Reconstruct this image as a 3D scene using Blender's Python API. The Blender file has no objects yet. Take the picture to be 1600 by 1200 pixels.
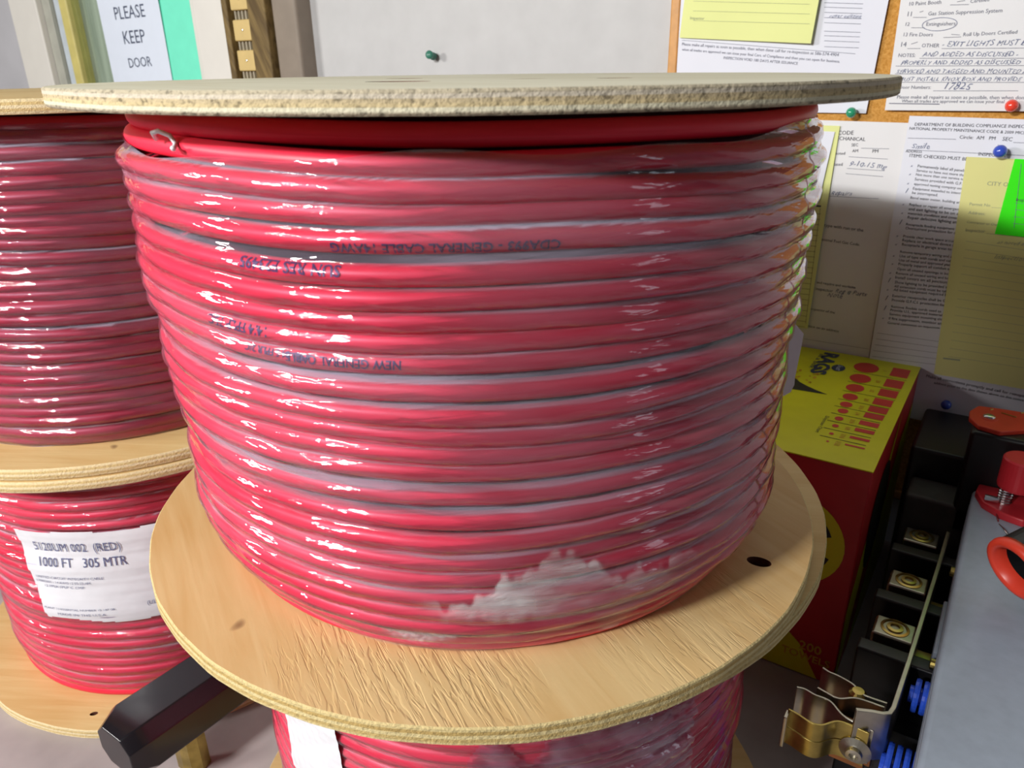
import bpy, bmesh, math, random
from mathutils import Vector, Matrix
R = math.radians
S = bpy.context.scene
COL = S.collection

# ---------------------------------------------------------------- camera
cam_data = bpy.data.cameras.new('camera')
cam = bpy.data.objects.new('camera', cam_data); COL.objects.link(cam)
cam_data.sensor_fit = 'HORIZONTAL'; cam_data.sensor_width = 36.0
cam_data.lens = 36.0 * 1186.74 / 1600.0
cam_data.clip_start = 0.01
rt = Vector((0.8328, 0.55333, -0.01653)); up = Vector((-0.20206, 0.33165, 0.92151)); fw = Vector((-0.51538, 0.76409, -0.388))
cam.matrix_world = Matrix(((rt.x, up.x, -fw.x, 0.24394), (rt.y, up.y, -fw.y, -0.32575), (rt.z, up.z, -fw.z, 1.44204), (0, 0, 0, 1)))
cam_data.dof.use_dof = True
cam_data.dof.focus_distance = 0.42
cam_data.dof.aperture_fstop = 22.0
S.camera = cam

# ---------------------------------------------------------------- light
S.view_settings.view_transform = 'Standard'
S.view_settings.look = 'None'
S.view_settings.exposure = 0.0
S.view_settings.gamma = 1.0
S.view_settings.use_curve_mapping = False
world = bpy.data.worlds.new('room_air'); S.world = world
world.use_nodes = True
wbg = world.node_tree.nodes['Background']
wbg.inputs['Color'].default_value = (1.0, 0.97, 0.94, 1)
wbg.inputs['Strength'].default_value = 0.07


def area(name, loc, target, sx, sy, power, color):
    d = bpy.data.lights.new(name, 'AREA'); d.shape = 'RECTANGLE'
    d.size = sx; d.size_y = sy; d.energy = power; d.color = color
    o = bpy.data.objects.new(name, d); COL.objects.link(o)
    o.location = loc
    o.rotation_euler = (Vector(target) - Vector(loc)).to_track_quat('-Z', 'Y').to_euler()
    return o


# the shop window on the left, low over the benches; two ceiling tubes; the far daylit door on the right
area('shop_window_light', (-2.14, -2.04, 2.00), (-0.1, 0.1, 1.3), 0.6, 0.26, 40, (1.0, 0.97, 0.93))
area('bench_lamp', (-.22, -1.26, 1.93), (0, 0, 1.3), .20, .05, 22, (1.0, 0.99, 0.97))
area('bench_lamp', (-.50, -1.18, 1.93), (0, 0, 1.3), .20, .05, 5, (1.0, 0.99, 0.97))
area('far_door_light', (3.6, 0.0, 2.2), (0.1, 0.0, 1.15), 0.5, 1.3, 4.5, (0.78, 0.88, 1.0))
PRINT = {
 'D': [
  ('10 Paint Booth', 0.1125, 1.4874, 0.1396, 1.4877, 'p', None),
  ('Certified', 0.1637, 1.4871, 0.1786, 1.4879, 'p', None),
  (None, 0.1474, 1.4863, 0.1629, 1.486, 'l', 0.0004),
  ('11', 0.1124, 1.4784, 0.1158, 1.4783, 'p', None),
  (None, 0.1177, 1.4771, 0.1295, 1.4766, 'l', 0.0004),
  ('Gas Station Suppression System', 0.1303, 1.4782, 0.1907, 1.4783, 'p', None),
  ('12', 0.1121, 1.47, 0.1155, 1.4698, 'p', None),
  (None, 0.1175, 1.4681, 0.1294, 1.4676, 'l', 0.0004),
  ('Extinguishers', 0.1302, 1.4693, 0.1549, 1.4689, 'p', None),
  ('13 Fire Doors', 0.1119, 1.4608, 0.1374, 1.46, 'p', None),
  (None, 0.147, 1.4586, 0.1616, 1.4587, 'l', 0.0004),
  ('Roll Up Doors Certified', 0.1632, 1.4592, 0.206, 1.4601, 'p', None),
  ('14', 0.1112, 1.4516, 0.1158, 1.4515, 'p', None),
  (None, 0.1172, 1.4497, 0.1287, 1.4495, 'l', 0.0004),
  ('OTHER', 0.1296, 1.4506, 0.1447, 1.4502, 'p', None),
  ('- EXIT LIGHTS MUST BE', 0.1468, 1.4507, 0.219, 1.4506, 'h', None),
  (None, 0.1471, 1.449, 0.226, 1.4477, 'l', 0.0004),
  ('NOTES:', 0.1104, 1.4423, 0.1254, 1.442, 'p', None),
  ('AND ADDED AS DISCUSSED -', 0.1316, 1.4425, 0.2109, 1.441, 'h', None),
  (None, 0.1296, 1.4408, 0.2278, 1.4391, 'l', 0.0004),
  ('PROPERLY AND ADDED AS DISCUSSED', 0.1139, 1.4352, 0.2138, 1.4344, 'h', None),
  (None, 0.1094, 1.4341, 0.2291, 1.4331, 'l', 0.0004),
  ('SERVICED AND TAGGED AND MOUNTED AS', 0.1111, 1.4275, 0.224, 1.4266, 'h', None),
  (None, 0.11, 1.4269, 0.2306, 1.426, 'l', 0.0004),
  ('- MUST INSTALL KNOX BOX AND PROVIDE', 0.1111, 1.4204, 0.2178, 1.42, 'h', None),
  (None, 0.1113, 1.4192, 0.2321, 1.4188, 'l', 0.0004),
  ('Door Numbers:', 0.1158, 1.4132, 0.1441, 1.4132, 'p', None),
  ('17825', 0.1554, 1.4126, 0.179, 1.4127, 'h', None),
  (None, 0.1466, 1.4114, 0.217, 1.4116, 'l', 0.0004),
  ('Please make all repairs as soon as possible, then when done', 0.1155, 1.4041, 0.2251, 1.4043, 'p', None),
  ('When all trades are approved we can issue your final', 0.1203, 1.4005, 0.2078, 1.4008, 'p', None),
  (None, 0.1092, 1.3995, 0.1544, 1.3993, 'l', 0.0008),
  (None, 0.1528, 1.4887, 0.159, 1.4895, 'l', 0.0004),
  (None, 0.1226, 1.4814, 0.1257, 1.4823, 'l', 0.0004),
  (None, 0.1531, 1.4612, 0.1603, 1.4604, 'l', 0.0004),
  (None, 0.12, 1.4537, 0.1254, 1.4553, 'l', 0.0004),
  (None, 0.1562, 1.4708, 0.1554, 1.4723, 'c', 0.0005),
  (None, 0.1556, 1.472, 0.154, 1.4734, 'c', 0.0005),
  (None, 0.1543, 1.4732, 0.1519, 1.4743, 'c', 0.0005),
  (None, 0.1524, 1.4741, 0.1494, 1.4751, 'c', 0.0005),
  (None, 0.1499, 1.4749, 0.1465, 1.4756, 'c', 0.0005),
  (None, 0.1471, 1.4755, 0.1433, 1.4758, 'c', 0.0005),
  (None, 0.1439, 1.4758, 0.14, 1.4758, 'c', 0.0005),
  (None, 0.1406, 1.4758, 0.1368, 1.4755, 'c', 0.0005),
  (None, 0.1374, 1.4756, 0.1338, 1.4749, 'c', 0.0005),
  (None, 0.1344, 1.4751, 0.1312, 1.4741, 'c', 0.0005),
  (None, 0.1317, 1.4743, 0.1291, 1.4731, 'c', 0.0005),
  (None, 0.1295, 1.4733, 0.1276, 1.472, 'c', 0.0005),
  (None, 0.1279, 1.4722, 0.1269, 1.4707, 'c', 0.0005),
  (None, 0.127, 1.471, 0.1269, 1.4694, 'c', 0.0005),
  (None, 0.1268, 1.4697, 0.1276, 1.4682, 'c', 0.0005),
  (None, 0.1274, 1.4684, 0.1291, 1.4671, 'c', 0.0005),
  (None, 0.1287, 1.4673, 0.1312, 1.4661, 'c', 0.0005),
  (None, 0.1307, 1.4663, 0.1338, 1.4654, 'c', 0.0005),
  (None, 0.1332, 1.4655, 0.1368, 1.4648, 'c', 0.0005),
  (None, 0.1362, 1.4649, 0.14, 1.4646, 'c', 0.0005),
  (None, 0.1394, 1.4646, 0.1433, 1.4647, 'c', 0.0005),
  (None, 0.1427, 1.4646, 0.1465, 1.465, 'c', 0.0005),
  (None, 0.1459, 1.4649, 0.1495, 1.4656, 'c', 0.0005),
  (None, 0.1489, 1.4655, 0.152, 1.4664, 'c', 0.0005),
  (None, 0.1515, 1.4662, 0.154, 1.4674, 'c', 0.0005),
  (None, 0.1537, 1.4672, 0.1554, 1.4686, 'c', 0.0005),
  (None, 0.1552, 1.4683, 0.1561, 1.4698, 'c', 0.0005),
  (None, 0.156, 1.4696, 0.1561, 1.4711, 'c', 0.0005),
 ],
 'B': [
  (None, 0.0331, 1.4942, 0.0702, 1.4912, 'l', 0.0004),
  (None, 0.0337, 1.4901, 0.0703, 1.4872, 'l', 0.0004),
  (None, 0.0344, 1.4853, 0.0706, 1.4825, 'l', 0.0004),
  (None, 0.035, 1.4805, 0.0708, 1.4779, 'l', 0.0004),
  (None, 0.0357, 1.4758, 0.071, 1.4732, 'l', 0.0004),
  (None, 0.0367, 1.4679, 0.0717, 1.4656, 'l', 0.0004),
  (None, 0.0373, 1.4637, 0.0718, 1.4615, 'l', 0.0004),
  (None, 0.038, 1.4589, 0.0721, 1.4567, 'l', 0.0004),
  (None, 0.0388, 1.4534, 0.0724, 1.4514, 'l', 0.0004),
  ('cover existing', 0.0401, 1.4803, 0.0709, 1.4785, 'h', None),
  ('Please make all repairs as soon as possible, then when done call for re-inspection at 586-574-4904', -0.1148, 1.4585, 0.054, 1.4439, 'p', None),
  ('when all trades are approved we can issue your final Cert. of Compliance and then you can open for business.', -0.1144, 1.4531, 0.0561, 1.4378, 'p', None),
  ('INSPECTION VOID 180 DAYS AFTER ISSUANCE', -0.0656, 1.4435, 0.0144, 1.4365, 'p', None),
  (None, -0.1152, 1.4638, 0.0698, 1.446, 'l', 0.0004),
 ],
 'C': [
  (None, -0.1039, 1.5024, 0.0207, 1.4931, 'l', 0.0003),
  (None, -0.1032, 1.4928, 0.0219, 1.4841, 'l', 0.0003),
  (None, -0.1024, 1.4831, 0.0231, 1.475, 'l', 0.0003),
  ('Inspector', -0.1062, 1.4845, -0.0898, 1.4832, 'p', None),
 ],
 'G': [
  ('normal cut', 0.0306, 1.32, 0.0509, 1.3213, 'p', None),
  ('this line is', 0.0219, 1.345, 0.0523, 1.3457, 'p', None),
  ('to the', 0.0318, 1.3583, 0.0465, 1.3588, 'p', None),
 ],
 'F': [
  (None, 0.0213, 1.2933, 0.0581, 1.2934, 'l', 0.0018),
  (None, 0.026, 1.2844, 0.0593, 1.2851, 'l', 0.0003),
  (None, 0.026, 1.2785, 0.0592, 1.2792, 'l', 0.0003),
  (None, 0.026, 1.2726, 0.0592, 1.2733, 'l', 0.0003),
  (None, 0.026, 1.2666, 0.0592, 1.2674, 'l', 0.0003),
  (None, 0.0261, 1.2606, 0.0592, 1.2614, 'l', 0.0003),
  (None, 0.0261, 1.2546, 0.0592, 1.2554, 'l', 0.0003),
  (None, 0.0261, 1.2485, 0.0592, 1.2494, 'l', 0.0003),
  (None, 0.0261, 1.2424, 0.0591, 1.2433, 'l', 0.0003),
  (None, 0.0262, 1.2363, 0.0591, 1.2372, 'l', 0.0003),
  (None, 0.0262, 1.2301, 0.0591, 1.2311, 'l', 0.0003),
  (None, 0.0262, 1.2239, 0.0591, 1.2249, 'l', 0.0003),
  (None, 0.0262, 1.2177, 0.0591, 1.2187, 'l', 0.0003),
  (None, 0.0263, 1.2114, 0.0591, 1.2125, 'l', 0.0003),
  (None, 0.0263, 1.2051, 0.059, 1.2062, 'l', 0.0003),
  (None, 0.0263, 1.1988, 0.059, 1.1999, 'l', 0.0003),
  (None, 0.0263, 1.1924, 0.059, 1.1936, 'l', 0.0003),
  (None, 0.0264, 1.186, 0.059, 1.1872, 'l', 0.0003),
  (None, 0.0264, 1.1796, 0.059, 1.1808, 'l', 0.0003),
  (None, 0.0264, 1.1731, 0.0589, 1.1744, 'l', 0.0003),
  (None, 0.0264, 1.1666, 0.0589, 1.1679, 'l', 0.0003),
  (None, 0.0265, 1.16, 0.0589, 1.1614, 'l', 0.0003),
  (None, 0.0265, 1.1534, 0.0589, 1.1548, 'l', 0.0003),
  (None, 0.0577, 1.2913, 0.0592, 1.159, 'l', 0.0003),
 ],
 'E': [
  ('CODE', 0.0642, 1.3679, 0.0795, 1.3684, 'p', None),
  ('MECHANICAL', 0.0598, 1.3626, 0.0918, 1.3624, 'p', None),
  ('SEC', 0.0793, 1.3567, 0.0857, 1.357, 'p', None),
  (None, 0.0891, 1.3552, 0.1157, 1.3556, 'l', 0.0004),
  ('AM', 0.0809, 1.3509, 0.0865, 1.3512, 'p', None),
  ('PM', 0.1004, 1.3511, 0.1059, 1.3513, 'p', None),
  ('noted', 0.0645, 1.3476, 0.0742, 1.348, 'p', None),
  (None, 0.0783, 1.3462, 0.1161, 1.3454, 'l', 0.0004),
  ('dated', 0.0635, 1.3362, 0.0733, 1.3367, 'p', None),
  ('9-10-15 mg', 0.0803, 1.3371, 0.1165, 1.3357, 'h', None),
  (None, 0.0782, 1.3343, 0.1149, 1.3337, 'l', 0.0004),
  (None, 0.0777, 1.3289, 0.1146, 1.3278, 'l', 0.0004),
  ('Repairs', 0.0658, 1.3058, 0.0874, 1.3066, 'h', None),
  (None, 0.0647, 1.3043, 0.1139, 1.3052, 'l', 0.0004),
  ('in type with run or the', 0.059, 1.2716, 0.1041, 1.2695, 'p', None),
  ('National Fuel Gas Code.', 0.0598, 1.2558, 0.1032, 1.254, 'p', None),
  ('and require and worksite', 0.0643, 1.2069, 0.1057, 1.2066, 'p', None),
  ('inspector', 0.0639, 1.1992, 0.0829, 1.1989, 'p', None),
  ('Reg 8 Parts', 0.085, 1.1992, 0.1188, 1.1996, 'h', None),
  ('Note', 0.0774, 1.1936, 0.094, 1.1937, 'h', None),
  ('inspector of the', 0.0614, 1.1751, 0.0884, 1.1747, 'p', None),
  ('notice on an address', 0.0584, 1.1542, 0.0956, 1.1535, 'p', None),
  (None, 0.0589, 1.1391, 0.1293, 1.1402, 'l', 0.0003),
 ],
 'H': [
  ('DEPARTMENT OF BUILDING COMPLIANCE INSPECTION', 0.1357, 1.3788, 0.2381, 1.379, 'p', None),
  ('NATIONAL PROPERTY MAINTENANCE CODE & 2009 MICHIGAN', 0.1316, 1.375, 0.2403, 1.3733, 'p', None),
  (None, 0.1318, 1.3669, 0.1744, 1.3671, 'l', 0.0004),
  ('Circle:  AM   PM', 0.177, 1.3678, 0.2071, 1.3676, 'p', None),
  ('SEC', 0.213, 1.3672, 0.221, 1.3669, 'p', None),
  (None, 0.2223, 1.3658, 0.2418, 1.3659, 'l', 0.0004),
  ('Smile', 0.1365, 1.3571, 0.1529, 1.3571, 'h', None),
  (None, 0.1325, 1.3556, 0.2443, 1.3543, 'l', 0.0004),
  ('ADDRESS', 0.1318, 1.3531, 0.1466, 1.3531, 'p', None),
  ('INSPECTOR', 0.1959, 1.3528, 0.2187, 1.352, 'p', None),
  ('ITEMS CHECKED MUST BE', 0.1361, 1.3488, 0.1875, 1.3475, 'p', None),
  ('Permanently label all panels and', 0.1451, 1.3392, 0.1942, 1.3364, 'p', None),
  ('Service to have not more than', 0.1448, 1.335, 0.1895, 1.3325, 'p', None),
  ('Not more than one service to be', 0.145, 1.331, 0.1928, 1.3285, 'p', None),
  ('Services provided with G.F.I. by', 0.1447, 1.3263, 0.1941, 1.3239, 'p', None),
  ('approved testing company only', 0.1449, 1.3218, 0.1898, 1.3197, 'p', None),
  ('Equipment intended to interrupt', 0.1446, 1.3171, 0.1927, 1.3149, 'p', None),
  ('be interrupted.', 0.1446, 1.3128, 0.1683, 1.3118, 'p', None),
  ('Bond water meter, building and', 0.1439, 1.3079, 0.1908, 1.3061, 'p', None),
  ('Replace or repair all emergency', 0.144, 1.3009, 0.1925, 1.2993, 'p', None),
  ('and exit lighting to be on at all', 0.1441, 1.2963, 0.1957, 1.2947, 'p', None),
  ('materials condition and cover', 0.1444, 1.292, 0.19, 1.2907, 'p', None),
  ('Repair defective lighting and all', 0.1447, 1.2876, 0.1965, 1.2863, 'p', None),
  ('Receptacle feeding equipment', 0.1445, 1.2807, 0.1889, 1.2798, 'p', None),
  ('Overcurrent protection for all', 0.1447, 1.2767, 0.1922, 1.2759, 'p', None),
  ('Provide clear work space around', 0.1439, 1.2682, 0.1932, 1.2676, 'p', None),
  ('Replace or electrical device as', 0.1439, 1.2639, 0.1933, 1.2634, 'p', None),
  ('Receptacle in garage areas to be', 0.1442, 1.2595, 0.1952, 1.2591, 'p', None),
  ('Remove temporary wiring and all', 0.1437, 1.2518, 0.1933, 1.2517, 'p', None),
  ('Use of type with cords and cables', 0.144, 1.2473, 0.1968, 1.2473, 'p', None),
  ('Use of metal and approved plate', 0.144, 1.2429, 0.1938, 1.2431, 'p', None),
  ('Properly support all conduit and', 0.1443, 1.2386, 0.1957, 1.2389, 'p', None),
  ('Open all unused openings in box', 0.144, 1.2334, 0.194, 1.2338, 'p', None),
  ('Remove all unused wiring and box', 0.1436, 1.2287, 0.1953, 1.2293, 'p', None),
  ('Install covers on all junction', 0.1437, 1.224, 0.1924, 1.2247, 'p', None),
  ('Show lighting to be provided in', 0.1441, 1.2188, 0.1944, 1.2198, 'p', None),
  ('All extension cords must be taken', 0.1443, 1.2144, 0.1979, 1.2155, 'p', None),
  ('All listed equipment required by', 0.1443, 1.2105, 0.1964, 1.2117, 'p', None),
  ('Exterior receptacles shall be G', 0.1442, 1.2038, 0.1949, 1.2052, 'p', None),
  ('Provide G.F.C.I. protection for', 0.1445, 1.1991, 0.1953, 1.2006, 'p', None),
  ('Remove flexible cords used as', 0.145, 1.1919, 0.1927, 1.1936, 'p', None),
  ('Provide U.L. approved material', 0.1449, 1.1879, 0.1943, 1.1897, 'p', None),
  ('Service equipment mounting shall', 0.1447, 1.1833, 0.1974, 1.1854, 'p', None),
  ('If fire suppression, monitor and', 0.1448, 1.1784, 0.1976, 1.1807, 'p', None),
  ('General comments on inspection', 0.1444, 1.1734, 0.1942, 1.1757, 'p', None),
  ('x', 0.1385, 1.3395, 0.141, 1.3394, 'h', None),
  ('x', 0.1384, 1.3313, 0.1408, 1.3312, 'h', None),
  ('x', 0.1382, 1.3221, 0.1406, 1.322, 'h', None),
  ('I', 0.138, 1.313, 0.1404, 1.3129, 'h', None),
  ('x', 0.1373, 1.3011, 0.1397, 1.301, 'h', None),
  ('x', 0.1377, 1.2921, 0.1401, 1.292, 'h', None),
  ('I', 0.1377, 1.2807, 0.1402, 1.2807, 'h', None),
  ('x', 0.1371, 1.2682, 0.1396, 1.2682, 'h', None),
  ('x', 0.1374, 1.2594, 0.1399, 1.2594, 'h', None),
  ('x', 0.1371, 1.2472, 0.1396, 1.2472, 'h', None),
  ('x', 0.1374, 1.2384, 0.1399, 1.2385, 'h', None),
  ('x', 0.1366, 1.2285, 0.1392, 1.2285, 'h', None),
  ('I', 0.1371, 1.2186, 0.1396, 1.2187, 'h', None),
  ('x', 0.1373, 1.2102, 0.1398, 1.2103, 'h', None),
  ('I', 0.1374, 1.1988, 0.14, 1.1988, 'h', None),
  ('I', 0.1378, 1.1875, 0.1404, 1.1876, 'h', None),
  ('x', 0.1377, 1.178, 0.1403, 1.1781, 'h', None),
  (None, 0.136, 1.1613, 0.1997, 1.1621, 'l', 0.0003),
  (None, 0.1358, 1.1544, 0.2009, 1.1557, 'l', 0.0003),
  (None, 0.1356, 1.1475, 0.202, 1.1493, 'l', 0.0003),
  (None, 0.1353, 1.1405, 0.2032, 1.1429, 'l', 0.0003),
  (None, 0.1351, 1.1335, 0.2044, 1.1364, 'l', 0.0003),
  ('Make all corrections promptly and call for reinspection of this', 0.1916, 1.1202, 0.3049, 1.1155, 'p', None),
  ('address prior to the date shown above on this notice', 0.2002, 1.1144, 0.2833, 1.1119, 'p', None),
 ],
 'I': [
  ('CITY OF', 0.2088, 1.3259, 0.2288, 1.326, 'p', None),
  ('Permit No', 0.1977, 1.3057, 0.2155, 1.3058, 'p', None),
  (None, 0.2167, 1.3053, 0.2377, 1.3057, 'l', 0.0003),
  ('Address:', 0.1982, 1.2974, 0.2127, 1.2974, 'p', None),
  ('Contractor or Owner', 0.1987, 1.2885, 0.2295, 1.2881, 'p', None),
  ('Inspector', 0.1992, 1.2801, 0.2161, 1.2804, 'p', None),
  (None, 0.2173, 1.2799, 0.2591, 1.2796, 'l', 0.0003),
  (None, 0.2016, 1.2705, 0.2629, 1.2667, 'l', 0.0003),
  (None, 0.202, 1.2622, 0.2646, 1.2587, 'l', 0.0003),
  (None, 0.2025, 1.2539, 0.2663, 1.2506, 'l', 0.0003),
  (None, 0.203, 1.2455, 0.268, 1.2425, 'l', 0.0003),
  (None, 0.2035, 1.2371, 0.2697, 1.2343, 'l', 0.0003),
  (None, 0.204, 1.2285, 0.2715, 1.2261, 'l', 0.0003),
  (None, 0.2044, 1.22, 0.2732, 1.2178, 'l', 0.0003),
  (None, 0.2049, 1.2113, 0.275, 1.2095, 'l', 0.0003),
  (None, 0.2054, 1.2026, 0.2768, 1.2011, 'l', 0.0003),
  (None, 0.2059, 1.1938, 0.2786, 1.1927, 'l', 0.0003),
  (None, 0.2064, 1.1849, 0.2804, 1.1842, 'l', 0.0003),
  (None, 0.207, 1.176, 0.2822, 1.1757, 'l', 0.0003),
  (None, 0.2075, 1.167, 0.284, 1.1671, 'l', 0.0003),
  (None, 0.208, 1.1579, 0.2858, 1.1585, 'l', 0.0003),
  (None, 0.2085, 1.1488, 0.2877, 1.1498, 'l', 0.0003),
  ('as noted above', 0.2284, 1.2713, 0.2608, 1.2716, 'h', None),
  ('Inspection of', 0.2286, 1.2564, 0.2639, 1.2566, 'h', None),
  (None, 0.2039, 1.146, 0.2196, 1.1468, 'l', 0.0016),
 ],
 'J': [
  (None, 0.2327, 1.3479, 0.2392, 1.2883, 'l', 0.0004),
  ('Inspector', 0.2356, 1.3136, 0.2519, 1.3136, 'p', None),
  (None, 0.2354, 1.3117, 0.2533, 1.3119, 'l', 0.0003),
  (None, 0.2362, 1.3056, 0.2547, 1.3052, 'l', 0.0003),
  (None, 0.2365, 1.2988, 0.2561, 1.2986, 'l', 0.0003),
  (None, 0.2372, 1.2926, 0.2575, 1.2919, 'l', 0.0003),
 ],
 'S': [
  ('PLEASE', -1.2378, 1.5305, -1.1453, 1.532, 'p', None),
  ('KEEP', -1.2241, 1.4887, -1.1578, 1.4902, 'p', None),
  ('DOOR', -1.2225, 1.4476, -1.1515, 1.4501, 'p', None),
 ],
}


# ---------------------------------------------------------------- helpers
def lin(h):
    h = h.lstrip('#')
    c = [int(h[i:i + 2], 16) / 255 for i in (0, 2, 4)]
    return tuple((x / 12.92 if x <= .04045 else ((x + .055) / 1.055) ** 2.4) for x in c) + (1.0,)


class N:
    """small node helper"""
    def __init__(s, name):
        s.m = bpy.data.materials.new(name); s.m.use_nodes = True
        s.t = s.m.node_tree; s.t.nodes.clear()
        s.out = s.t.nodes.new('ShaderNodeOutputMaterial')

    def n(s, kind, **kw):
        nd = s.t.nodes.new('ShaderNode' + kind)
        for k, v in kw.items():
            if hasattr(nd, k): setattr(nd, k, v)
            else: nd.inputs[k.replace('_', ' ')].default_value = v
        return nd

    def l(s, a, b): s.t.links.new(a, b)

    def coord(s, which='Object', scale=(1, 1, 1), rot=(0, 0, 0)):
        tc = s.n('TexCoord'); src = tc.outputs[which]
        if any(rot):
            m0 = s.n('Mapping'); m0.inputs['Rotation'].default_value = rot; s.l(src, m0.inputs['Vector']); src = m0.outputs['Vector']
        mp = s.n('Mapping'); mp.inputs['Scale'].default_value = scale
        s.l(src, mp.inputs['Vector']); return mp.outputs['Vector']

    def noise(s, vec, scale, detail=3, rough=.5, dist=0.0):
        nd = s.n('TexNoise'); nd.inputs['Scale'].default_value = scale; nd.inputs['Detail'].default_value = detail
        nd.inputs['Roughness'].default_value = rough; nd.inputs['Distortion'].default_value = dist
        s.l(vec, nd.inputs['Vector']); return nd.outputs['Fac']

    def ramp(s, fac, stops):
        r = s.n('ValToRGB'); e = r.color_ramp.elements
        while len(e) < len(stops): e.new(0.5)
        for el, (p, c) in zip(e, stops): el.position = p; el.color = c if len(c) == 4 else tuple(c) + (1,)
        s.l(fac, r.inputs['Fac']); return r.outputs['Color']

    def math(s, op, a, b=None, c=None):
        nd = s.n('Math', operation=op)
        for i, v in enumerate((a, b, c)):
            if v is None: continue
            if isinstance(v, (int, float)): nd.inputs[i].default_value = v
            else: s.l(v, nd.inputs[i])
        return nd.outputs[0]

    def bump(s, h, strength=.3, dist=.001, normal=None):
        b = s.n('Bump'); b.inputs['Strength'].default_value = strength; b.inputs['Distance'].default_value = dist
        s.l(h, b.inputs['Height'])
        if normal is not None: s.l(normal, b.inputs['Normal'])
        return b.outputs['Normal']

    def bsdf(s, color=None, rough=.5, metal=0, spec=.5, normal=None, coat=0):
        b = s.n('BsdfPrincipled')
        if color is not None:
            if hasattr(color, 'is_output') or hasattr(color, 'links'): s.l(color, b.inputs['Base Color'])
            else: b.inputs['Base Color'].default_value = color
        b.inputs['Roughness'].default_value = rough; b.inputs['Metallic'].default_value = metal
        b.inputs['Specular IOR Level'].default_value = spec
        b.inputs['Coat Weight'].default_value = coat
        if coat: b.inputs['Coat Roughness'].default_value = .12
        if normal is not None: s.l(normal, b.inputs['Normal'])
        return b

    def end(s, sh):
        s.l(sh.outputs[0], s.out.inputs['Surface']); return s.m


def plain(name, hexc, rough=.5, metal=0, spec=.5, var=.06, nscale=40, bump=.05, coat=0):
    m = N(name); v = m.coord()
    c = lin(hexc)
    f = m.noise(v, nscale, 4)
    lo = tuple(x * (1 - var * 1.6) for x in c[:3]); hi = tuple(min(1, x * (1 + var)) for x in c[:3])
    col = m.ramp(f, [(.3, lo), (.7, hi)])
    return m.end(m.bsdf(col, rough, metal, spec, m.bump(f, bump, .0006), coat))


def wood_face(name, light, dark, crinkle=1.0, rot=0.0, rough=.6, zones=()):
    m = N(name)
    v = m.coord('Object', (1, 1, 1), (0, 0, rot))
    vs = m.coord('Object', (5, 70, 5), (0, 0, rot))
    g = m.noise(vs, 1.6, 5, .6, .6)
    big = m.noise(v, 9, 2)
    speck = m.noise(v, 260, 2)
    mix = m.math('ADD', m.math('MULTIPLY', g, .55), m.math('MULTIPLY', big, .45))
    col = m.ramp(mix, [(.32, lin(dark)), (.62, lin(light))])
    # small crinkles of the face veneer, in patches
    vc = m.coord('Object', (50, 380, 20), (0, 0, rot))
    cr = m.noise(vc, 1.0, 2, .5, .7)
    cr2 = m.ramp(cr, [(.40, (0, 0, 0)), (.52, (1, 1, 1))])
    patch = m.ramp(m.noise(v, 11, 2), [(.47, (0, 0, 0)), (.56, (1, 1, 1))])
    for zx, zy, zr in zones:
        dd = m.n('VectorMath', operation='DISTANCE'); tcz = m.n('TexCoord'); m.l(tcz.outputs['Object'], dd.inputs[0]); dd.inputs[1].default_value = (zx, zy, .009)
        zz = m.ramp(m.math('DIVIDE', dd.outputs['Value'], zr), [(.45, (1, 1, 1)), (1.0, (0, 0, 0))])
        zs = zz if zx == zones[0][0] else m.math('MAXIMUM', zs, zz)
    if zones: patch = m.math('MULTIPLY', zs, m.ramp(m.noise(v, 14, 2), [(.36, (.15, .15, .15)), (.5, (1, 1, 1))]))
    h = m.math('MULTIPLY', cr2, patch)
    nb = m.bump(h, .34 * crinkle, .0009)
    nb = m.bump(m.math('ADD', m.math('MULTIPLY', g, .7), m.math('MULTIPLY', speck, .3)), .25, .0006, nb)
    # knots and grey stains
    kn = m.ramp(m.noise(v, 34, 1), [(.76, (0, 0, 0)), (.80, (1, 1, 1))])
    mx = m.n('MixRGB'); m.l(kn, mx.inputs['Fac']); m.l(col, mx.inputs['Color1']); mx.inputs['Color2'].default_value = lin('#8a6a48')
    return m.end(m.bsdf(mx.outputs['Color'], rough, 0, .3, nb))


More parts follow.
